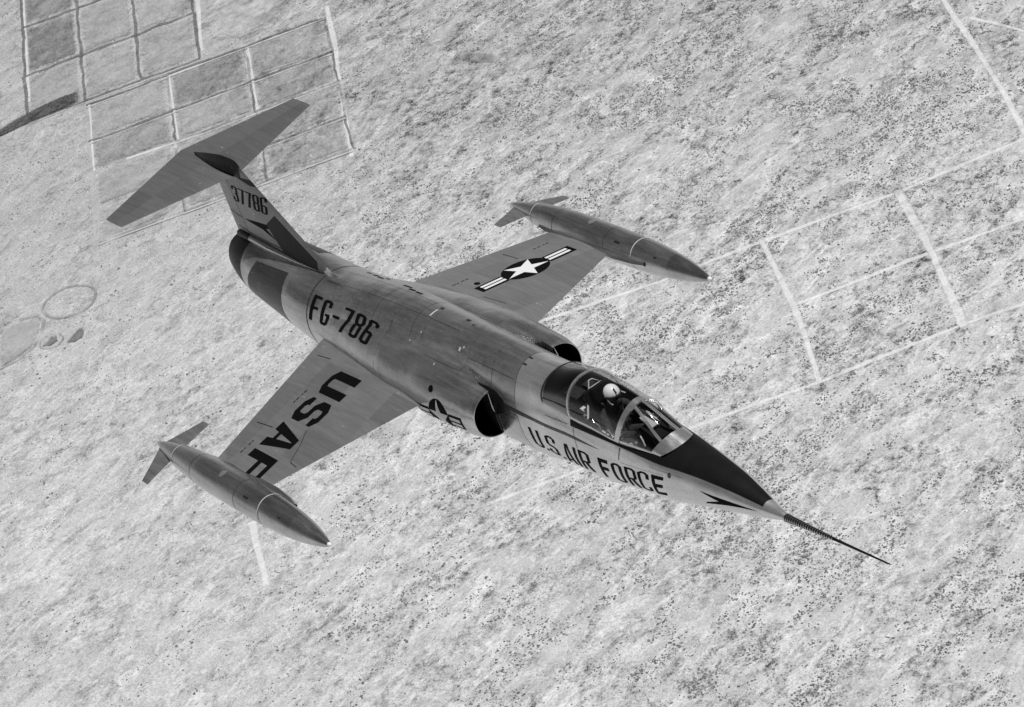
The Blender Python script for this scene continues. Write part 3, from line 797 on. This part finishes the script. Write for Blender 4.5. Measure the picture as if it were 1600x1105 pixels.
# instrument panel, shroud and gunsight
mb = MB(); mb.add(*box((-2.98, 0, .16), (.04, .50, .34), rot(.15, 'Y'))); pn = mb.build('instrument_panel', M['pit'], ck, smooth=False)
mb = MB()
for y, z, r in ((-.18, .22, .04), (-.08, .22, .045), (.04, .22, .045), (.16, .22, .04), (-.14, .11, .035), (-.02, .10, .04), (.12, .11, .035)):
    mb.add(*tube([(-3.0, y, z), (-3.025, y, z)], r, 14))
mb.build('dials', M['pit'], pn)
P = [[(x, -w_, z - .10), (x, -w_ * .8, z), (x, w_ * .8, z), (x, w_, z - .10)] for x, w_, z in ((-2.62, .13, .27), (-2.8, .17, .33), (-3.02, .21, .37))]
obj('shroud', *grid(P), M['pit'], pn, smooth=False)
mb = MB(); mb.add(*box((-2.92, .02, .425), (.26, .16, .035), rot(.42, 'Y'))); gs = mb.build('gunsight', M['sightglass'], pn, smooth=False)
mb = MB(); mb.add(*box((-3.01, .02, .475), (.012, .115, .05), rot(.3, 'Y'))); mb.build('sight_edge', M['frame'], gs, smooth=False)
mb = MB(); mb.add(*tube([(-2.93, -.20, .31), (-2.88, -.215, .26), (-2.86, -.225, .18)], .012)); mb.build('grip', M['palseam'], ck)

# ------------------------------------------------------------------ the pilot
def skin_mesh(name, nodes, edges, mat, levels=2):
    me = bpy.data.meshes.new(name); me.from_pydata([n[0] for n in nodes], edges, []); o = bpy.data.objects.new(name, me); sc.collection.objects.link(o)
    sk = o.modifiers.new('skin', 'SKIN'); sub = o.modifiers.new('sub', 'SUBSURF'); sub.levels = sub.render_levels = levels
    for k, n in enumerate(nodes):
        r = n[1]; me.skin_vertices[0].data[k].radius = (r, r) if not isinstance(r, tuple) else r
    me.skin_vertices[0].data[0].use_root = True
    dg = bpy.context.evaluated_depsgraph_get(); ev = o.evaluated_get(dg)
    m2 = bpy.data.meshes.new_from_object(ev); m2.name = name
    m2.materials.clear(); m2.materials.append(mat)
    m2.polygons.foreach_set('use_smooth', [True] * len(m2.polygons))
    bpy.data.objects.remove(o); o = bpy.data.objects.new(name, m2); sc.collection.objects.link(o); return o
N = [((-3.93, 0, -.05), (.15, .11)), ((-3.92, 0, .12), (.145, .11)), ((-3.90, 0, .27), (.15, .105)), ((-3.88, 0, .385), (.11, .085)), ((-3.86, 0, .47), (.058, .058)), ((-3.82, .01, .57), (.082, .09)), ((-3.80, .015, .64), (.085, .095))]
Eg = [(0, 1), (1, 2), (2, 3), (3, 4), (4, 5), (5, 6)]
def arm(side, el_, wr, grip):
    k = len(N); N.append(((-3.88, side * .18, .36), .068)); Eg.append((3, k))
    N.append((el_, .050)); Eg.append((k, k + 1)); N.append((tuple(np.array(el_) * .45 + np.array(wr) * .55), .042)); Eg.append((k + 1, k + 2))
    N.append((wr, .030)); Eg.append((k + 2, k + 3))
    d = Vector(grip) - Vector(wr); d.normalize(); up = Vector((0, 0, 1)); sd_ = d.cross(up).normalized()
    palm = Vector(wr) + d * .055; N.append((tuple(palm), (.036, .020))); Eg.append((k + 3, k + 4))
    for q in range(4):
        off = sd_ * (q - 1.5) * .021; ln = (.034, .040, .038, .030)[q]; b = len(N)
        p1 = palm + d * .035 + off; p2 = p1 + d * ln * .8 - up * .012; p3 = p2 + d * ln * .35 - up * .028
        for p, r in ((p1, .0095), (p2, .0088), (p3, .0078)): N.append((tuple(p), r))
        Eg.extend([(k + 4, b), (b, b + 1), (b + 1, b + 2)])
    b = len(N); p1 = palm - sd_ * side * .034 - d * .01; p2 = p1 + d * .03 - sd_ * side * .012 - up * .012
    N.append((tuple(p1), .011)); N.append((tuple(p2), .009)); Eg.extend([(k + 4, b), (b, b + 1)])
arm(-1, (-3.70, -.27, .14), (-3.47, -.13, .15), (-3.30, -.06, .17))
arm(1, (-3.70, .27, .14), (-3.46, .27, .18), (-3.25, .28, .19))
for s_ in (-1, 1):
    k = len(N); N.append(((-3.86, s_ * .10, -.07), .085)); N.append(((-3.40, s_ * .17, .06), .066)); N.append(((-3.20, s_ * .15, -.15), .055)); N.append(((-3.08, s_ * .14, -.28), .045)); N.append(((-2.94, s_ * .14, -.26), .035))
    Eg.extend([(0, k), (k, k + 1), (k + 1, k + 2), (k + 2, k + 3), (k + 3, k + 4)])
person = skin_mesh('person', N, Eg, M['suit'])
person.matrix_world = jet.matrix_world.copy()
person['label'] = 'pilot in white helmet and dark flight suit seated under the canopy'
person['category'] = 'person'
HC = Vector((-3.76, .02, .645))
def ell(c, r, n=28, m_=18, a0=0.0, a1=PI, fn=None):
    P = []
    for i in range(m_ + 1):
        a = lerp(a0, a1, i / m_); row = []
        for j in range(n):
            b = 2 * PI * j / n; q = Vector((r[0] * math.sin(a) * math.cos(b), r[1] * math.sin(a) * math.sin(b), r[2] * math.cos(a)))
            if fn: q = fn(q)
            row.append(c + q)
        P.append(row)
    return grid(P, True)
def hel(q):  # lower in the back and over the ears than at the brow
    if q.z < 0: q.x -= .02 * (-q.z / .13)
    return q
hm = obj('helmet', *ell(HC, (.135, .112, .125), fn=hel, a1=PI * .52), M['helmet'], person)
# brow edge, centre ridge, visor, mask, hose
pts = [HC + Vector((.146 * math.cos(b), .121 * math.sin(b), .130 * math.cos(PI * .52) - (.02 if abs(b) > 1.6 else 0))) for b in np.linspace(-2.9, 2.9, 30)]
obj('edge_roll', *tube(pts, .007), M['mask'], hm)
pts = [HC + Vector((.146 * math.sin(a), 0, .134 * math.cos(a))) for a in np.linspace(.75, 1.35, 8)]
obj('centre_ridge', *tube(pts, .009), M['mask'], hm)
v, f = ell(HC + Vector((.0, 0, -.035)), (.130, .104, .10), a0=.9, a1=2.3)
obj('visor', v, f, M['mask'], hm)
obj('oxygen_mask', *ell(HC + Vector((.115, 0, -.115)), (.055, .045, .055)), M['mask'], person)
obj('hose', *tube([HC + Vector(p) for p in ((.13, 0, -.15), (.13, -.02, -.22), (.08, -.05, -.30), (.0, -.10, -.36))], .018), M['pitgrey'], person)
for s_ in (-1, 1):
    obj('harness_strap', *tube([(-3.99, s_ * .09, .47), (-3.88, s_ * .10, .475), (-3.80, s_ * .09, .38), (-3.765, s_ * .07, .20), (-3.78, s_ * .03, .02)], .014, 6), M['pitgrey'], person)
obj('helmet_strap', *tube([HC + Vector(p) for p in ((.03, -.112, -.04), (.055, -.108, -.09), (.075, -.085, -.13))], .008), M['helmet'], hm)

# ------------------------------------------------------------------ the desert floor
def kind(o, k, label=None, cat=None):
    o['kind'] = k
    if label: o['label'] = label
    if cat: o['category'] = cat
def desert(name, mode='ground'):
    m = bpy.data.materials.new(name); t = NT(m)
    co = t.n('TexCoord').outputs['Object']
    rot_ = t.n('Mapping', Vector=co, Rotation=(0, 0, math.radians(-40))).outputs[0]
    off = lambda x, y: t.mapping(co, (1, 1, 1), loc=(x, y, 0))
    big = t.noise(co, 1 / 230., 3, .5)
    patchy = t.noise(off(900, 40), 1 / 60., 5, .60)
    iso = t.noise(off(300, 700), 1 / 11., 5, .72)
    blot = t.noise(t.mapping(rot_, (1 / 34., 1 / 22., 1), loc=(31, 5, 0)), 1, 6, .66)
    wide = t.noise(t.mapping(rot_, (1 / 60., 1 / 30., 1)), 1, 5, .62)
    dash = t.noise(t.mapping(rot_, (1 / 7.0, 1 / 3.6, 1), loc=(50, 9, 0)), 1, 3, .7)
    mid = t.noise(co, 1 / 3.4, 4, .8)
    fine = t.noise(co, 1 / 1.5, 2, .9)
    rill = t.noise(t.mapping(rot_, (1 / 52., 1 / 26., 1), loc=(11, 70, 0)), 1, 5, .58)
    vo = t.n('TexVoronoi', Vector=co, Scale=1 / 3.0, Randomness=1.0)
    dots = t.ramp(vo.outputs['Distance'], .44, .24)
    sep = t.n('SeparateXYZ', Vector=co)
    # more brush to the east, smoother to the west; a duller flat to the north
    east = t.ramp(t.math('ADD', sep.outputs[0], t.math('MULTIPLY', t.math('SUBTRACT', big, .5), 900.)), -560., -60.)
    north = t.ramp(t.math('ADD', sep.outputs[1], t.math('MULTIPLY', t.math('SUBTRACT', big, .5), 700.)), 2900., 3700.)
    v = t.math('ADD', .488, t.math('MULTIPLY', t.math('SUBTRACT', big, .5), .10))
    v = t.math('SUBTRACT', v, t.math('MULTIPLY', north, .115))
    v = t.math('SUBTRACT', v, t.math('MULTIPLY', t.ramp(wide, .47, .66), .06))
    gate = t.math('MULTIPLY', t.ramp(patchy, .40, .58), t.math('ADD', .45, t.math('MULTIPLY', east, .55)))
    v = t.math('SUBTRACT', v, t.math('MULTIPLY', t.math('MULTIPLY', t.ramp(iso, .49, .60), gate), .16))
    v = t.math('SUBTRACT', v, t.math('MULTIPLY', t.ramp(blot, .53, .62), .095)); v = t.math('ADD', v, t.math('MULTIPLY', t.ramp(blot, .46, .37), .07))
    v = t.math('SUBTRACT', v, t.math('MULTIPLY', t.math('MULTIPLY', dots, gate), .17))
    v = t.math('SUBTRACT', v, t.math('MULTIPLY', t.ramp(iso, .59, .68), .11))
    # pale dry rills
    rl = t.ramp(t.math('ABSOLUTE', t.math('SUBTRACT', rill, .5)), .050, .008); v = t.math('ADD', v, t.math('MULTIPLY', t.math('MULTIPLY', rl, t.ramp(mid, .3, .6)), .11))
    # branching drainage lines, darker where the brush follows them
    vein = t.noise(t.mapping(rot_, (1 / 150., 1 / 80., 1), loc=(4, 31, 0)), 1, 6, .60, .25)
    vn = t.math('MULTIPLY', t.ramp(t.math('ABSOLUTE', t.math('SUBTRACT', vein, .5)), .022, .003), t.ramp(iso, .38, .55)); v = t.math('SUBTRACT', v, t.math('MULTIPLY', vn, .11))
    vb = t.ramp(t.math('ABSOLUTE', t.math('SUBTRACT', vein, .54)), .022, .006); v = t.math('ADD', v, t.math('MULTIPLY', vb, .07))
    region = t.noise(off(40, 2100), 1 / 150., 3, .55); v = t.math('SUBTRACT', v, t.math('MULTIPLY', t.math('MULTIPLY', t.ramp(region, .50, .62), t.ramp(iso, .42, .58)), .075))
    ds = t.math('MULTIPLY', t.math('MULTIPLY', t.ramp(dash, .55, .66), t.ramp(wide, .42, .56)), t.math('SUBTRACT', 1.0, t.math('MULTIPLY', east, .7))); v = t.math('SUBTRACT', v, t.math('MULTIPLY', ds, .14))
    # the west is smoother sand
    calm = t.math('MULTIPLY', t.ramp(t.math('ADD', sep.outputs[0], t.math('MULTIPLY', t.math('SUBTRACT', big, .5), 500.)), -250., -620.), t.ramp(sep.outputs[1], 2900., 3500., .12, .48))
    v = t.math('ADD', t.math('MULTIPLY', v, t.math('SUBTRACT', 1.0, calm)), t.math('MULTIPLY', calm, t.math('SUBTRACT', .465, t.math('MULTIPLY', north, .06))))
    v = t.math('ADD', v, t.math('MULTIPLY', t.math('SUBTRACT', mid, .5), .50))
    v = t.math('ADD', v, t.math('MULTIPLY', t.math('SUBTRACT', fine, .5), .65))
    v = t.math('MAXIMUM', t.math('MINIMUM', v, .80), .05)
    if mode == 'ground':
        p = t.n('BsdfDiffuse', Color=t.grey(v)); t.out(p.outputs[0]); return m
    k, strength, floor_ = mode
    at = t.n('Attribute', _attribute_name='across').outputs['Fac']
    e = t.math('ABSOLUTE', at)
    e = t.math('ADD', e, t.math('MULTIPLY', t.math('SUBTRACT', t.noise(co, 1 / 6., 4, .7), .5), 1.1))
    al = t.ramp(e, .95, .45)
    al = t.math('MULTIPLY', al, t.ramp(t.noise(t.mapping(co, (1, 1, 1), loc=(77, 3, 0)), 1 / 38., 3, .6), .30, .58, floor_, 1.0))
    al = t.math('MULTIPLY', al, strength)
    vv = t.math('ADD', k, t.math('MULTIPLY', t.math('SUBTRACT', v, .43), .85 if name.startswith('plot') else .5))
    d = t.n('BsdfDiffuse', Color=t.grey(t.math('MAXIMUM', vv, .03))); tr = t.n('BsdfTransparent')
    mx = t.n('MixShader', i0=al, i1=tr.outputs[0], i2=d.outputs[0]); t.out(mx.outputs[0]); return m
MG = desert('desert_floor')
S = 60000
g = obj('ground', [(-S, -S, 0), (S, -S, 0), (S, S, 0), (-S, S, 0)], [(0, 1, 2, 3)], MG, smooth=False)
g.location.z = GROUND_Z; kind(g, 'structure')

rng = np.random.default_rng(3)
LV = [0.0]
def ribbon(name, pts, wd, mat, wob=2.0, kind_='structure'):
    """a worn strip on the ground, its edge recorded in the attribute 'across'"""
    pts = [Vector(p) for p in pts]; P = []
    for i in range(len(pts) - 1):
        a, b = pts[i], pts[i + 1]; n = max(2, int((b - a).length / 12))
        P += [a.lerp(b, k / n) for k in range(n)]
    P.append(pts[-1])
    ph = rng.uniform(0, 6, 3); V = []; ac = []
    for i, p in enumerate(P):
        d = (P[min(i + 1, len(P) - 1)] - P[max(0, i - 1)]).normalized(); nrm = Vector((-d.y, d.x))
        o_ = wob * .35 * (math.sin(i * .23 + ph[0]) + .6 * math.sin(i * .61 + ph[1])); q = p + nrm * o_; h = wd * (.85 + .15 * math.sin(i * .4 + ph[2]))
        for a in (-1, 0, 1): V.append((q.x + nrm.x * a * h * 1.3, q.y + nrm.y * a * h * 1.3, 0)); ac.append(float(a))
    F = []
    for i in range(len(P) - 1):
        for j in range(2): F.append((i * 3 + j, i * 3 + j + 1, i * 3 + j + 4, i * 3 + j + 3))
    me = bpy.data.meshes.new(name); me.from_pydata(V, [], F); me.materials.append(mat)
    at = me.attributes.new('across', 'FLOAT', 'POINT'); at.data.foreach_set('value', ac)
    o = bpy.data.objects.new(name, me); sc.collection.objects.link(o)
    LV[0] += .012; o.location.z = GROUND_Z + .05 + LV[0]; o['kind'] = kind_
    return o
def patch(name, pts, mat):
    """a blotch of ground: rounded outline that fades at its rim"""
    n = len(pts); c = Vector((sum(p[0] for p in pts) / n, sum(p[1] for p in pts) / n)); V = [(c.x, c.y, 0)]; ac = [0.0]; F = []
    Q = []
    for i in range(n):
        a = Vector(pts[i]); b = Vector(pts[(i + 1) % n]); m_ = max(1, int((b - a).length / 10)); Q += [a.lerp(b, k / m_) for k in range(m_)]
    n = len(Q)
    for rad, av in ((.85, .55), (1.0, 1.0)):
        for q in Q: p = c + (q - c) * rad * (1.03 if rad == 1 else 1); V.append((p.x, p.y, 0)); ac.append(av)
    for i in range(n):
        j = (i + 1) % n; F.append((0, 1 + i, 1 + j)); F.append((1 + i, 1 + n + i, 1 + n + j, 1 + j))
    me = bpy.data.meshes.new(name); me.from_pydata(V, [], F); me.materials.append(mat)
    at = me.attributes.new('across', 'FLOAT', 'POINT'); at.data.foreach_set('value', ac)
    o = bpy.data.objects.new(name, me); sc.collection.objects.link(o)
    LV[0] += .012; o.location.z = GROUND_Z + .05 + LV[0]; o['kind'] = 'structure'; return o
MR = desert('bare_dirt_track', (.61, 1.0, .88)); MRf = desert('faint_track', (.54, .7, .45)); MRz = desert('worn_away_track', (.58, .75, .4)); MD = desert('dark_bank', (.20, .85, .5)); MDq = desert('faint_bank', (.28, .48, .12)); MDf = desert('scrub_field', (.30, .5, .2)); MDK = desert('damp_ground', (.12, .95, .9)); MP = desert('dry_pond', (.43, .8, .6))
ROADS = [
 ('dirt_road', [(-835.0, 2726.0), (-659.6, 2728.1), (-525.2, 2730.9), (-284.8, 2733.9)], 2.2, MRz),
 ('dirt_road', [(-284.8, 2733.9), (-69.1, 2737.4), (59.4, 2738.0), (205.5, 2745.5), (308.6, 2740.7)], 3.4, MR),
 ('dirt_road', [(-330.9, 3003.9), (-182.0, 3005.6), (-56.4, 2999.3), (58.1, 3003.8), (206.9, 3004.3), (345.9, 3016.6), (402.0, 3018.7)], 3.4, MR),
 ('dirt_road', [(64.8, 2875.6), (210.0, 2879.5), (308.0, 2879.9), (362.2, 2880.9)], 3.6, MR),
 ('dirt_road', [(57.4, 3006.9), (63.6, 2876.3), (59.4, 2738.0)], 4.2, MR),
 ('dirt_road', [(206.3, 3007.4), (210.0, 2879.5), (209.1, 2741.9)], 5.5, MR),
 ('dirt_road', [(-519.7, 2842.3), (-519.0, 2803.3), (-515.6, 2763.6), (-513.9, 2730.8)], 5.5, MR),
 ('dirt_road', [(339.2, 3373.2), (347.6, 3179.2), (351.8, 2988.3)], 4.2, MR),
 ('dirt_road', [(356.7, 3353.5), (359.6, 3170.3), (364.4, 3033.3)], 3.2, MRf),
 ('dirt_road', [(356.1, 3279.9), (380.2, 3246.5), (420.8, 3183.3)], 3, MR),
 ('dirt_road', [(52.9, 3570.7), (29.5, 3491.6)], 3, MRf),
 ('dirt_road', [(73.6, 3554.8), (50.6, 3463.2)], 3, MRf),
 ('dirt_road', [(-336.6, 3834.5), (-336.6, 3716.1), (-341.0, 3606.3), (-344.7, 3463.1)], 4.2, MR),
 ('dirt_road', [(-656.8, 3810.0), (-656.4, 3705.0), (-658.8, 3473.0)], 3.4, MRf),
 ('dirt_road', [(-547.6, 3808.6), (-549.6, 3724.8), (-549.5, 3626.6)], 3, MR),
 ('dirt_road', [(-445.3, 3800.1), (-446.1, 3731.0), (-444.0, 3640.9)], 3, MR),
 ('dirt_road', [(-496.4, 3991.7), (-500.0, 3906.0), (-502.3, 3839.0)], 4, MR),
 ('dirt_road', [(-730.0, 4170.8), (-730.2, 3973.3), (-730.6, 3871.5)], 3, MR),
 ('dirt_road', [(-656.6, 3813.2), (-541.7, 3807.6), (-440.8, 3803.5), (-335.2, 3807.6)], 2.6, MR),
 ('dirt_road', [(-647.4, 3719.3), (-551.9, 3715.2), (-497.9, 3716.6)], 3, MRf),
 ('dirt_road', [(-611.5, 3643.8), (-536.4, 3639.2), (-503.4, 3643.9)], 2.8, MR),
 ('dirt_road', [(-446.9, 3731.6), (-380.9, 3727.5)], 2.8, MR),
 ('dirt_road', [(-452.3, 3481.5), (-389.7, 3476.6), (-346.3, 3477.6)], 2.2, MRf),
 ('dirt_road', [(-99.5, 3267.0), (-28.8, 3265.9), (-6.7, 3264.6)], 1.8, MRf),
 ('dirt_road', [(154.4, 3288.7), (199.6, 3291.2)], 1.6, MRf),
 ('dry_wash', [(-782.1, 3287.7), (-758.9, 3292.7), (-739.3, 3308.8), (-730.4, 3333.2), (-727.0, 3353.9), (-735, 3368), (-757, 3374)], 3.0, MDq),
]
PATCHES = [
 ('bare_ground', [(-490, 3985), (-430, 3990), (-385, 3950), (-372, 3895), (-400, 3850), (-445, 3825), (-492, 3850)], desert('plot_scoured', (.56, .8, .2))),
 ('damp_field', [(-790, 3806), (-757, 3812), (-730, 3818), (-663, 3823), (-661, 3852), (-693, 3852), (-722, 3846), (-752, 3838), (-775, 3826)], MDK),
 ('dry_pond', [(-780.3, 3372.0), (-756.9, 3372.0), (-737.6, 3366.4), (-731.0, 3353.9), (-732.4, 3333.2), (-739.3, 3310.8), (-758.9, 3296.7), (-782.1, 3287.7)], MP),
 ('thicket_ground', [(-703.2, 3290.5), (-695.9, 3299.2), (-689.4, 3308.4), (-683.9, 3311.6), (-679.6, 3304.8), (-682.5, 3290.6), (-691.8, 3287.3)], MD),
 ('thicket_ground', [(-732.6, 3302.6), (-724.0, 3307.8), (-719.9, 3315.8), (-712.2, 3315.0), (-711.9, 3302.7), (-720.5, 3297.6)], MD),
 ('dark_ground', [(-207.9, 3601.3), (-176.7, 3594.3), (-151.9, 3572.6), (-154.8, 3552.5), (-184.0, 3570.9), (-209.9, 3586.7)], MDf),
]
XA = (-733, -657.5, -583, -505); YA = (4420, 4240, 4072, 3942, 3821)      # the upper block of plots
XB = (-656, -549, -446, -341); YB = (3808, 3717, 3642, 3556, 3478)          # the lower one
def jit(a, b, n=5):
    return [(lerp(a[0], b[0], k / n) + float(rng.normal(0, .9)), lerp(a[1], b[1], k / n) + float(rng.normal(0, 1.3))) for k in range(n + 1)]
for XS, YS, skip in ((XA, YA, {}), (XB, YB, {(0, 2), (0, 3)})):
    for i in range(4):
        for j in range(4):
            a, b = (XS[i], YS[j]), (XS[i], YS[j + 1])
            if not (XS is XB and i == 0):
                ROADS.append(('field_bank', jit(a, b), 2.6 if XS is XA else 2.0, MD if (XS is XA or j in (1, 3)) else MDq))
            if XS is XB: ROADS.append(('farm_track', [(a[0] + 3.2, a[1]), (b[0] + 3.2, b[1])], 1.9, MR if j < 2 else MRf))
    for j in range(5):
        for i in range(3):
            if (i, j) in skip: continue
            ROADS.append(('field_bank', jit((XS[i], YS[j]), (XS[i + 1], YS[j])), 3.4 if XS is XA else 2.8, MD if not (XS is XB and j in (2, 4)) else MDq))
            if XS is XB or j == 4: ROADS.append(('farm_track', [(XS[i], YS[j] - 5.5), (XS[i + 1], YS[j] - 5.5)], 2.2, MRf))
    for i in range(3):
        for j in range(4):
            x0, x1, y0, y1 = XS[i] + 4, XS[i + 1] - 4, YS[j + 1] + 4, YS[j] - 4
            tone = {(True, 0, 1): .26, (True, 0, 0): .31, (False, 1, 0): .33, (False, 2, 1): .39, (False, 0, 1): .37, (False, 2, 3): .39, (False, 2, 0): .44, (False, 1, 1): .44, (True, 2, 3): .34, (True, 1, 1): .44}.get((XS is XA, i, j + (0 if XS is XB else -1)), float(rng.uniform(.42, .49)))
            key = 'plot_%.2f' % tone
            PATCHES.insert(0, ('field', [(x0, y0), (x1, y0), (x1, y1), (x0, y1)], bpy.data.materials.get(key) or desert(key, (tone, .75, .35))))
for n_, pts, wd, mt in ROADS: ribbon(n_, pts, wd, mt)
for n_, pts, mt in PATCHES: patch(n_, pts, mt)
for cx, cy, ra, rb, rt, wd in ((-695.3, 3374.5, 33.8, 29.5, -.57, 2.2), (-719.5, 3306.5, 15, 13, -.57, 1.3)):
    ribbon('circular_bank', [(cx + ra * math.cos(a) * math.cos(rt) - rb * math.sin(a) * math.sin(rt), cy + ra * math.cos(a) * math.sin(rt) + rb * math.sin(a) * math.cos(rt)) for a in np.linspace(0, 2 * PI, 26)], wd, MDq, 1.6)

# ---- scrub: one uncountable mass of low bushes
def vnoise(x, y, seed):
    r = np.random.default_rng(seed).random((256, 256)); xi = np.floor(x).astype(int); yi = np.floor(y).astype(int); fx = x - xi; fy = y - yi
    fx = fx * fx * (3 - 2 * fx); fy = fy * fy * (3 - 2 * fy); g_ = lambda a, b: r[a % 256, b % 256]
    return (g_(xi, yi) * (1 - fx) + g_(xi + 1, yi) * fx) * (1 - fy) + (g_(xi, yi + 1) * (1 - fx) + g_(xi + 1, yi + 1) * fx) * fy
def fbm(x, y, seed, o=4):
    s_ = 0; a = 1; tot_ = 0
    for k in range(o): s_ = s_ + a * vnoise(x * 2 ** k, y * 2 ** k, seed + k); tot_ += a; a *= .55
    return s_ / tot_
NB = 700000
bx = rng.uniform(-900, 560, NB); by = rng.uniform(2050, 4450, NB)
c_, s_ = math.cos(math.radians(42)), math.sin(math.radians(42))
ux = bx * c_ + by * s_; uy = -bx * s_ + by * c_
dn = fbm(ux / 60, uy / 34, 11) * .5 + fbm(ux / 17, uy / 11, 31) * .5
eastw = np.clip((bx + 600) / 550 + (3100 - by) / 2500, 0.12, 1.15)
pr_ = np.clip((dn - .50) * 9.0, 0.010, 1) * eastw
for n_, pts, wd, mt in ROADS:      # nothing grows on the tracks
    if n_ == 'dirt_road':
        for a, b in zip(pts[:-1], pts[1:]):
            dx, dy = b[0] - a[0], b[1] - a[1]; L2 = dx * dx + dy * dy; t_ = np.clip(((bx - a[0]) * dx + (by - a[1]) * dy) / L2, 0, 1)
            pr_ = np.where(np.hypot(bx - a[0] - t_ * dx, by - a[1] - t_ * dy) < wd * .9, 0, pr_)
keep = rng.random(NB) < pr_ * .75
bx, by = bx[keep], by[keep]; nb = len(bx)
rad = np.clip(rng.lognormal(-.25, .36, nb), .35, 1.9)
base = np.array([(1, 0, .25), (.3, .95, .3), (-.8, .6, .2), (-.8, -.6, .3), (.3, -.95, .2), (0, 0, 1.0), (.45, .2, .75), (-.3, -.4, .7)])
base = base[:6]
ang = rng.uniform(0, 6.28, nb); jit = rng.uniform(.7, 1.3, (nb, 6, 3))
vx = (base[None, :, 0] * np.cos(ang)[:, None] - base[None, :, 1] * np.sin(ang)[:, None]) * rad[:, None] * jit[:, :, 0] + bx[:, None]
vy = (base[None, :, 0] * np.sin(ang)[:, None] + base[None, :, 1] * np.cos(ang)[:, None]) * rad[:, None] * jit[:, :, 1] + by[:, None]
vz = base[None, :, 2] * rad[:, None] * .9 * jit[:, :, 2]
vz[:, :5] -= .25 * rad[:, None]
V = np.stack([vx, vy, vz], 2).reshape(-1, 3)
fc = np.array([(0, 1, 5), (1, 2, 5), (2, 3, 5), (3, 4, 5), (4, 0, 5)])
F = (fc[None] + np.arange(nb)[:, None, None] * 6).reshape(-1, 3)
me = bpy.data.meshes.new('desert_scrub'); me.vertices.add(len(V)); me.vertices.foreach_set('co', V.astype(np.float32).ravel())
me.loops.add(F.size); me.loops.foreach_set('vertex_index', F.astype(np.int32).ravel()); me.polygons.add(len(F)); me.polygons.foreach_set('loop_start', np.arange(0, F.size, 3, dtype=np.int32)); me.polygons.foreach_set('loop_total', np.full(len(F), 3, np.int32))
me.update(); me.validate()
m = bpy.data.materials.new('scrub_leaves'); t = NT(m); co = t.n('TexCoord').outputs['Object']
t.out(t.n('BsdfDiffuse', Color=t.grey(t.ramp(t.noise(co, 1 / 30., 3),   .3, .7, .10, .20))).outputs[0])
me.materials.append(m)
o = bpy.data.objects.new('desert_scrub', me); sc.collection.objects.link(o); o.location.z = GROUND_Z
kind(o, 'stuff', 'dark low desert bushes scattered over the pale sand', 'scrub')
